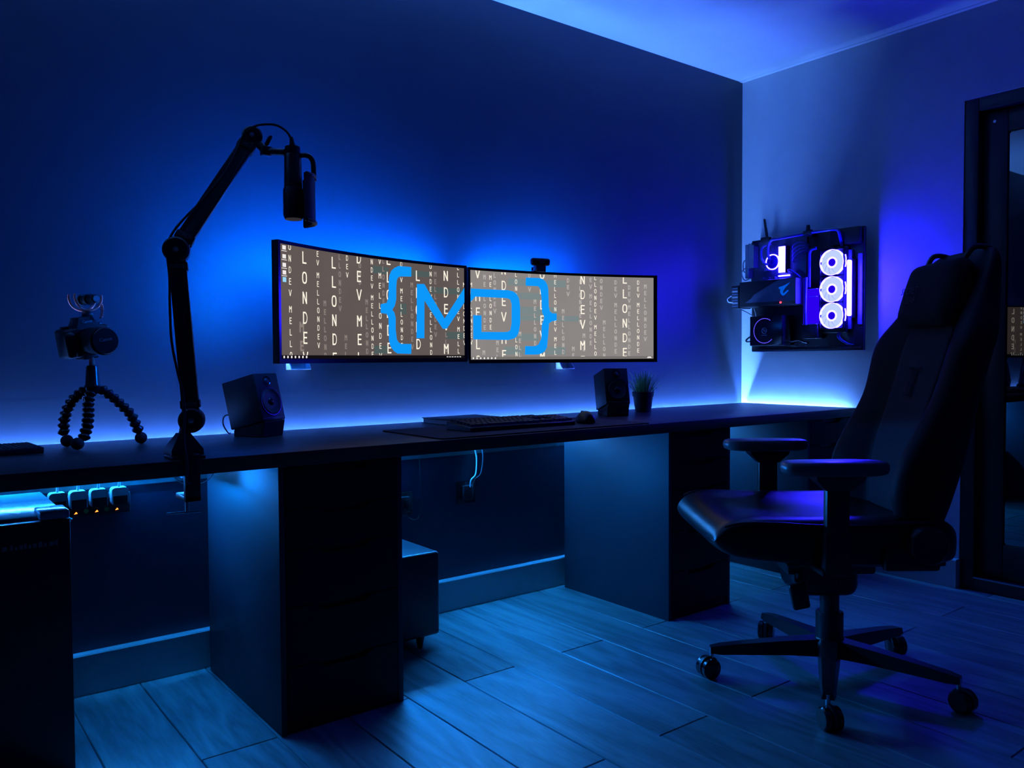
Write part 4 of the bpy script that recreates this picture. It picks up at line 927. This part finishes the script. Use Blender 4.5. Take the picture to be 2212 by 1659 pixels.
# backrest
BK = [(.440, -.168, .010, .195, -.225), (.475, -.168, .036, .225, -.236), (.52, -.169, .076, .245, -.250), (.60, -.173, .104, .258, -.272), (.68, -.182, .090, .260, -.295), (.76, -.206, .070, .258, -.315), (.85, -.238, .043, .260, -.332), (.94, -.264, .048, .272, -.350), (1.005, -.284, .053, .280, -.366), (1.05, -.300, .042, .272, -.382), (1.11, -.322, .018, .228, -.402), (1.19, -.350, .006, .203, -.420), (1.25, -.370, .0, .188, -.428), (1.275, -.384, .0, .165, -.424), (1.285, -.400, .0, .14, -.416)]
fb = [-1, -.94, -.82, -.68, -.54, -.48, -.3, 0, .3, .48, .54, .68, .82, .94, 1]
rings = []
for z, upv, b_, wv, ub in BK:
    r_ = []
    for f in fb:
        a = abs(f)
        k = 0 if a <= .48 else (min(1, (a-.48)/.28) if a < .9 else (.82 if a < .97 else .45))
        r_.append((upv+b_*k-(.010 if a > .97 else 0), f*wv, z))
    for f in (.98, .8, .4, 0, -.4, -.8, -.98): r_.append((ub+(.035 if abs(f) > .9 else .006 if abs(f) > .7 else 0), f*wv, z))
    rings.append(r_)
g = G(); g.loft(rings); g.done('backrest', M_LEATB, t, sub=2, sharp=80)
vs = []; fs = []; rowsb = [q for q in BK if .5 < q[0] < 1.26]; nf = 8
for z, upv, b_, wv, ub in rowsb:
    for k in range(nf+1): vs.append((upv+.005, (-.47+.94*k/nf)*wv, z))
for i in range(len(rowsb)-1):
    for k in range(nf): a = i*(nf+1)+k; fs.append((a, a+1, a+nf+2, a+nf+1))
g = G(); g.faces(vs, fs); o = g.done('backrest_panel', M_FAB, t, sub=1, sharp=80); o['label'] = 'charcoal fabric centre panel'
md_ = o.modifiers.new('sol', 'SOLIDIFY'); md_.thickness = .008
sl = math.atan2(.264-.206, .94-.76); TM = basis((-.2517+.0128, 0, .898), (0, 1, 0), (math.cos(sl), 0, math.sin(sl)))
T_ = []
def tq(x0, x1, y0, y1): T_.append([(x0, y0), (x1, y0), (x1, y1), (x0, y1)])
tq(-.036, -.003, .038, .046); tq(.003, .036, .038, .046); tq(-.012, -.003, -.046, .046); tq(.003, .012, -.046, .046); tq(-.022, .022, -.046, -.040)
T_.append([(-.036, .046), (-.040, .024), (-.034, .030), (-.028, .040)]); T_.append([(.036, .046), (.028, .040), (.034, .030), (.040, .024)])
g = G()
for q in T_: g.faces([TM @ Vector((x, y, 0)) for x, y in q], [(0, 1, 2, 3)])
g.done('letter_t_emblem', M_VEL, t, recalc=False)
# head pillow
g = G(); g.box((0, 0, 0), (.092, .300, .195), .044, seg=4)
for v in g.b.verts:
    v.co.x *= 1-.25*(abs(v.co.y)/.15)**2; v.co.z *= 1+.05*(abs(v.co.y)/.15)
    v.co = Matrix.Rotation(R(-17), 3, 'Y') @ v.co + Vector((-.306, 0, 1.158))
pil = g.done('head_pillow', M_VEL, t, sub=1)
for s_ in (-1, 1):
    g = G(); g.tube([(-.331, s_*.10, 1.237), (-.36, s_*.11, 1.283), (-.41, s_*.11, 1.278), (-.425, s_*.10, 1.25)], .008, 8); g.done('pillow_strap', M_BLK, t)
PMx = basis((-.2585, -.055, 1.172), (0, 1, 0), (math.cos(R(17)), 0, math.sin(R(17))))
M_EMB = mat('faint_embroidery', (.035, .035, .045), .7)
textmesh('SECRET', .030, PMx, 'pillow_print', M_EMB, pil); textmesh('LAB', .030, PMx @ Matrix.Translation((.024, -.030, 0)), 'pillow_print', M_EMB, pil)
# recline hinges and arms
for s_ in (-1, 1):
    g = G(); g.lathe([(0, -.02), (.048, -.02), (.054, -.012), (.054, .010), (.046, .016), (0, .016)], 28, Matrix.Translation((-.155, s_*.268, .468)) @ Matrix.Rotation(R(90), 4, 'X')); g.box((-.115, s_*.262, .430), (.15, .030, .065), .010); g.done('recline_hinge', M_BLK, t)
    g = G(); g.box((.098, s_*.292, .555), (.064, .030, .210), .008); g.box((.098, s_*.292, .455), (.072, .036, .11), .008); g.done('arm_post', M_BLK, t)
    g = G(); g.box((.098, s_*.235, .402), (.08, .14, .018), .004); g.done('arm_bracket', M_BLKM, t)
    rings = [[(.098-a, s_*.292-b, z), (.098+a, s_*.292-b, z), (.098+a, s_*.292+b, z), (.098-a, s_*.292+b, z)] for z, a, b in ((.622, .034, .018), (.650, .062, .030), (.664, .066, .034))]
    g = G(); g.loft(rings); g.done('arm_head', M_BLKM, t)
    g = G(); pts = []
    for k in range(28):
        a = 2*math.pi*k/28; c, s2 = math.cos(a), math.sin(a)
        pts.append((.104+.140*abs(c)**.55*(1 if c > 0 else -1), s_*.292+.050*abs(s2)**.6*(1 if s2 > 0 else -1)))
    cen = Vector((.104, s_*.292))
    rings = [[(cen.x+(x-cen.x)*k, cen.y+(y-cen.y)*k, z) for x, y in pts] for z, k in ((.663, .88), (.668, .97), (.680, 1.0), (.691, .985), (.696, .955), (.698, .91))]
    g.loft(rings); g.done('arm_pad', mat('arm_pad_rubber', (.09, .09, .095), .32, var=.1), t, sharp=50)
